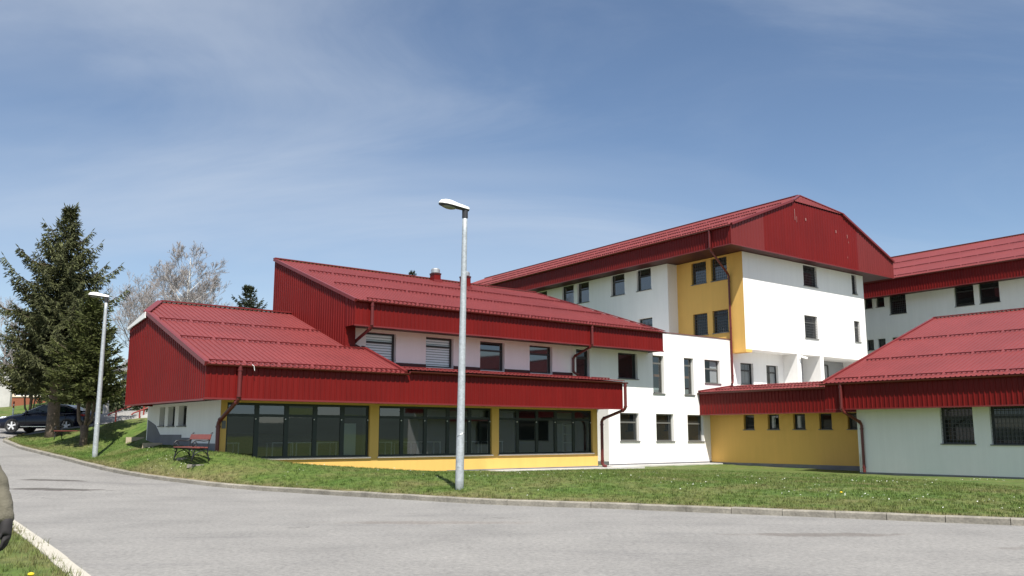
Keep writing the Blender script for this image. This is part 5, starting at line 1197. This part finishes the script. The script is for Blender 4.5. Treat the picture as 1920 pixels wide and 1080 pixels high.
# ---- grass, daisies, dandelions
def tufts(name, X, Y, Z, nb, hmin, hmax, wmin, wmax, m, seed, dry=None):
    r = np.random.RandomState(seed); n = len(X); N = n * nb
    bx_ = np.repeat(X, nb) + r.normal(0, .035, N); by_ = np.repeat(Y, nb) + r.normal(0, .035, N); bz_ = np.repeat(Z, nb) - .01
    a = r.uniform(0, 2 * pi, N); hgt = r.uniform(hmin, hmax, N) * np.repeat(r.uniform(.6, 1.25, n), nb); w = r.uniform(wmin, wmax, N); ln = r.uniform(.15, .75, N) * hgt; b = r.uniform(0, 2 * pi, N)
    dx, dy = np.cos(a) * w / 2, np.sin(a) * w / 2
    P0 = np.c_[bx_ - dx, by_ - dy, bz_]; P1 = np.c_[bx_ + dx, by_ + dy, bz_]; P2 = np.c_[bx_ + np.cos(b) * ln, by_ + np.sin(b) * ln, bz_ + hgt]
    Vt = np.stack([P0, P1, P2], 1).reshape(-1, 3); o = np_mesh(name, Vt, np.arange(3 * N).reshape(-1, 3), M[m])
    if dry is not None: at_ = o.data.attributes.new('dry', 'FLOAT', 'POINT'); at_.data.foreach_set('value', np.repeat(np.repeat(dry, nb), 3).astype(np.float32))
    return tag(o, kind='stuff')
def inside_school(X, Y):
    u = X * U[0] + Y * U[1]; v = X * V[0] + Y * V[1]
    return ((u > 12.4) & (v > 31.95)) | ((u > 40.0) & (v < 40)) | ((u > 24.6) & (v > 31.1)) | ((u > 32.6) & (v > 33.55))
def lawn_pts(n, seed, x0=-27, x1=14, tmax=24):
    r = np.random.RandomState(seed); X = r.uniform(x0, x1, n); t = r.uniform(.03, 1, n) ** 1.5 * tmax; Y = np.interp(X, BX, BY) + .16 + t
    k = ~inside_school(X, Y) & (np.abs(X / Y) < .62) & ~((Y > 47.1) & (X < -19.5)); return X[k], Y[k], t[k]
X, Y, t = lawn_pts(56000, 51); r = np.random.RandomState(2)
dry = np.clip(1.05 - t / .75, 0, .9) * r.rand(len(t))
tufts('grass', X, Y, zlawn(X, Y), 6, .03, .085, .010, .020, 'blade', 52, dry)
r = np.random.RandomState(60); n = 9000; i = r.randint(0, len(vsx), n); tq = .2 + r.uniform(0, 1, n) ** 1.3 * 9; X = vsx[i] - tq * .86 + r.normal(0, .05, n); Y = vsy[i] - tq * .5 + r.normal(0, .05, n); k = (X / np.maximum(Y, .1) < -.40) & (X / np.maximum(Y, .1) > -.75) & (Y > 5)
X, Y, tq = X[k], Y[k], tq[k]; tufts('grass', X, Y, zverge(X, Y), 9, .05, .13, .006, .012, 'blade', 61, np.clip(.8 - tq * .8, 0, .6) * r.rand(len(X)))
def flowers(name, X, Y, Z, s, m, seed):
    r = np.random.RandomState(seed); n = len(X); V_ = []; 
    c = np.c_[X, Y, Z + r.uniform(.05, .09, n)]; ang = r.uniform(0, pi, n); sz_ = s * r.uniform(.7, 1.3, n); tl = r.uniform(-.5, .5, (n, 2))
    ring = []
    for k in range(6): a = ang + k * pi / 3; ring.append(c + np.c_[np.cos(a) * sz_, np.sin(a) * sz_, (np.cos(a) * tl[:, 0] + np.sin(a) * tl[:, 1]) * sz_])
    Vt = np.stack(ring, 1).reshape(-1, 3); return tag(np_mesh(name, Vt, np.arange(6 * n).reshape(-1, 6), M[m]), kind='stuff')
r = np.random.RandomState(71); cl = []
for k in range(95):
    x = r.uniform(-22, 12); tt_ = r.uniform(.5, 16); cl.append((x, tt_, r.uniform(.25, 1.1), r.randint(4, 26)))
for (px, D_, nn) in ((327, 30.3, 70), (300, 31.5, 50), (1500, 20.4, 45), (1560, 21, 40), (1650, 19.5, 45), (1795, 18.9, 40), (1700, 20, 30), (1880, 19, 30), (1000, 28, 40), (1450, 27, 40), (1650, 27, 60), (1750, 30, 50), (1850, 31, 50), (900, 26, 30)):
    x, y = at(px, D_); cl.append((x, y - float(np.interp(x, BX, BY)), .45, nn))
FX, FT = [], []
for x, tt_, s_, nn in cl: nn = max(2, int(nn * .33)); FX += list(r.normal(x, s_, nn)); FT += list(r.normal(tt_, s_ * .7, nn))
FX, FT = np.array(FX), np.maximum(np.array(FT), .35); FY = np.interp(FX, BX, BY) + FT; k = ~inside_school(FX, FY) & ~((FY > 47.1) & (FX < -19.5)); FX, FY = FX[k], FY[k]
flowers('daisies', FX, FY, zlawn(FX, FY), .0135, 'daisy', 72)
for (X, Y, z, lab) in ((*at(1570, 20.6), None, 'single yellow dandelion on the lawn before the right wing'), (-4.95, 9.55, 1, 'yellow dandelion in the near verge beside the light kerb')):
    zz_ = gz(X, Y) if z is None else float(zverge(X, Y)); e = empty('dandelion', (X, Y, zz_), 0, lab, 'flower', 'dandelions'); q = MB(); q.tube([(0, 0, 0), (.01, 0, .09)], .004, 5); q.build('stem', M['blade'], e); q = MB(); q.lathe([(.006, .08), (.032, .10), (.028, .112), (.008, .118)], 10, c=(.01, 0, 0)); q.build('flower_head', M['dandelion'], e)
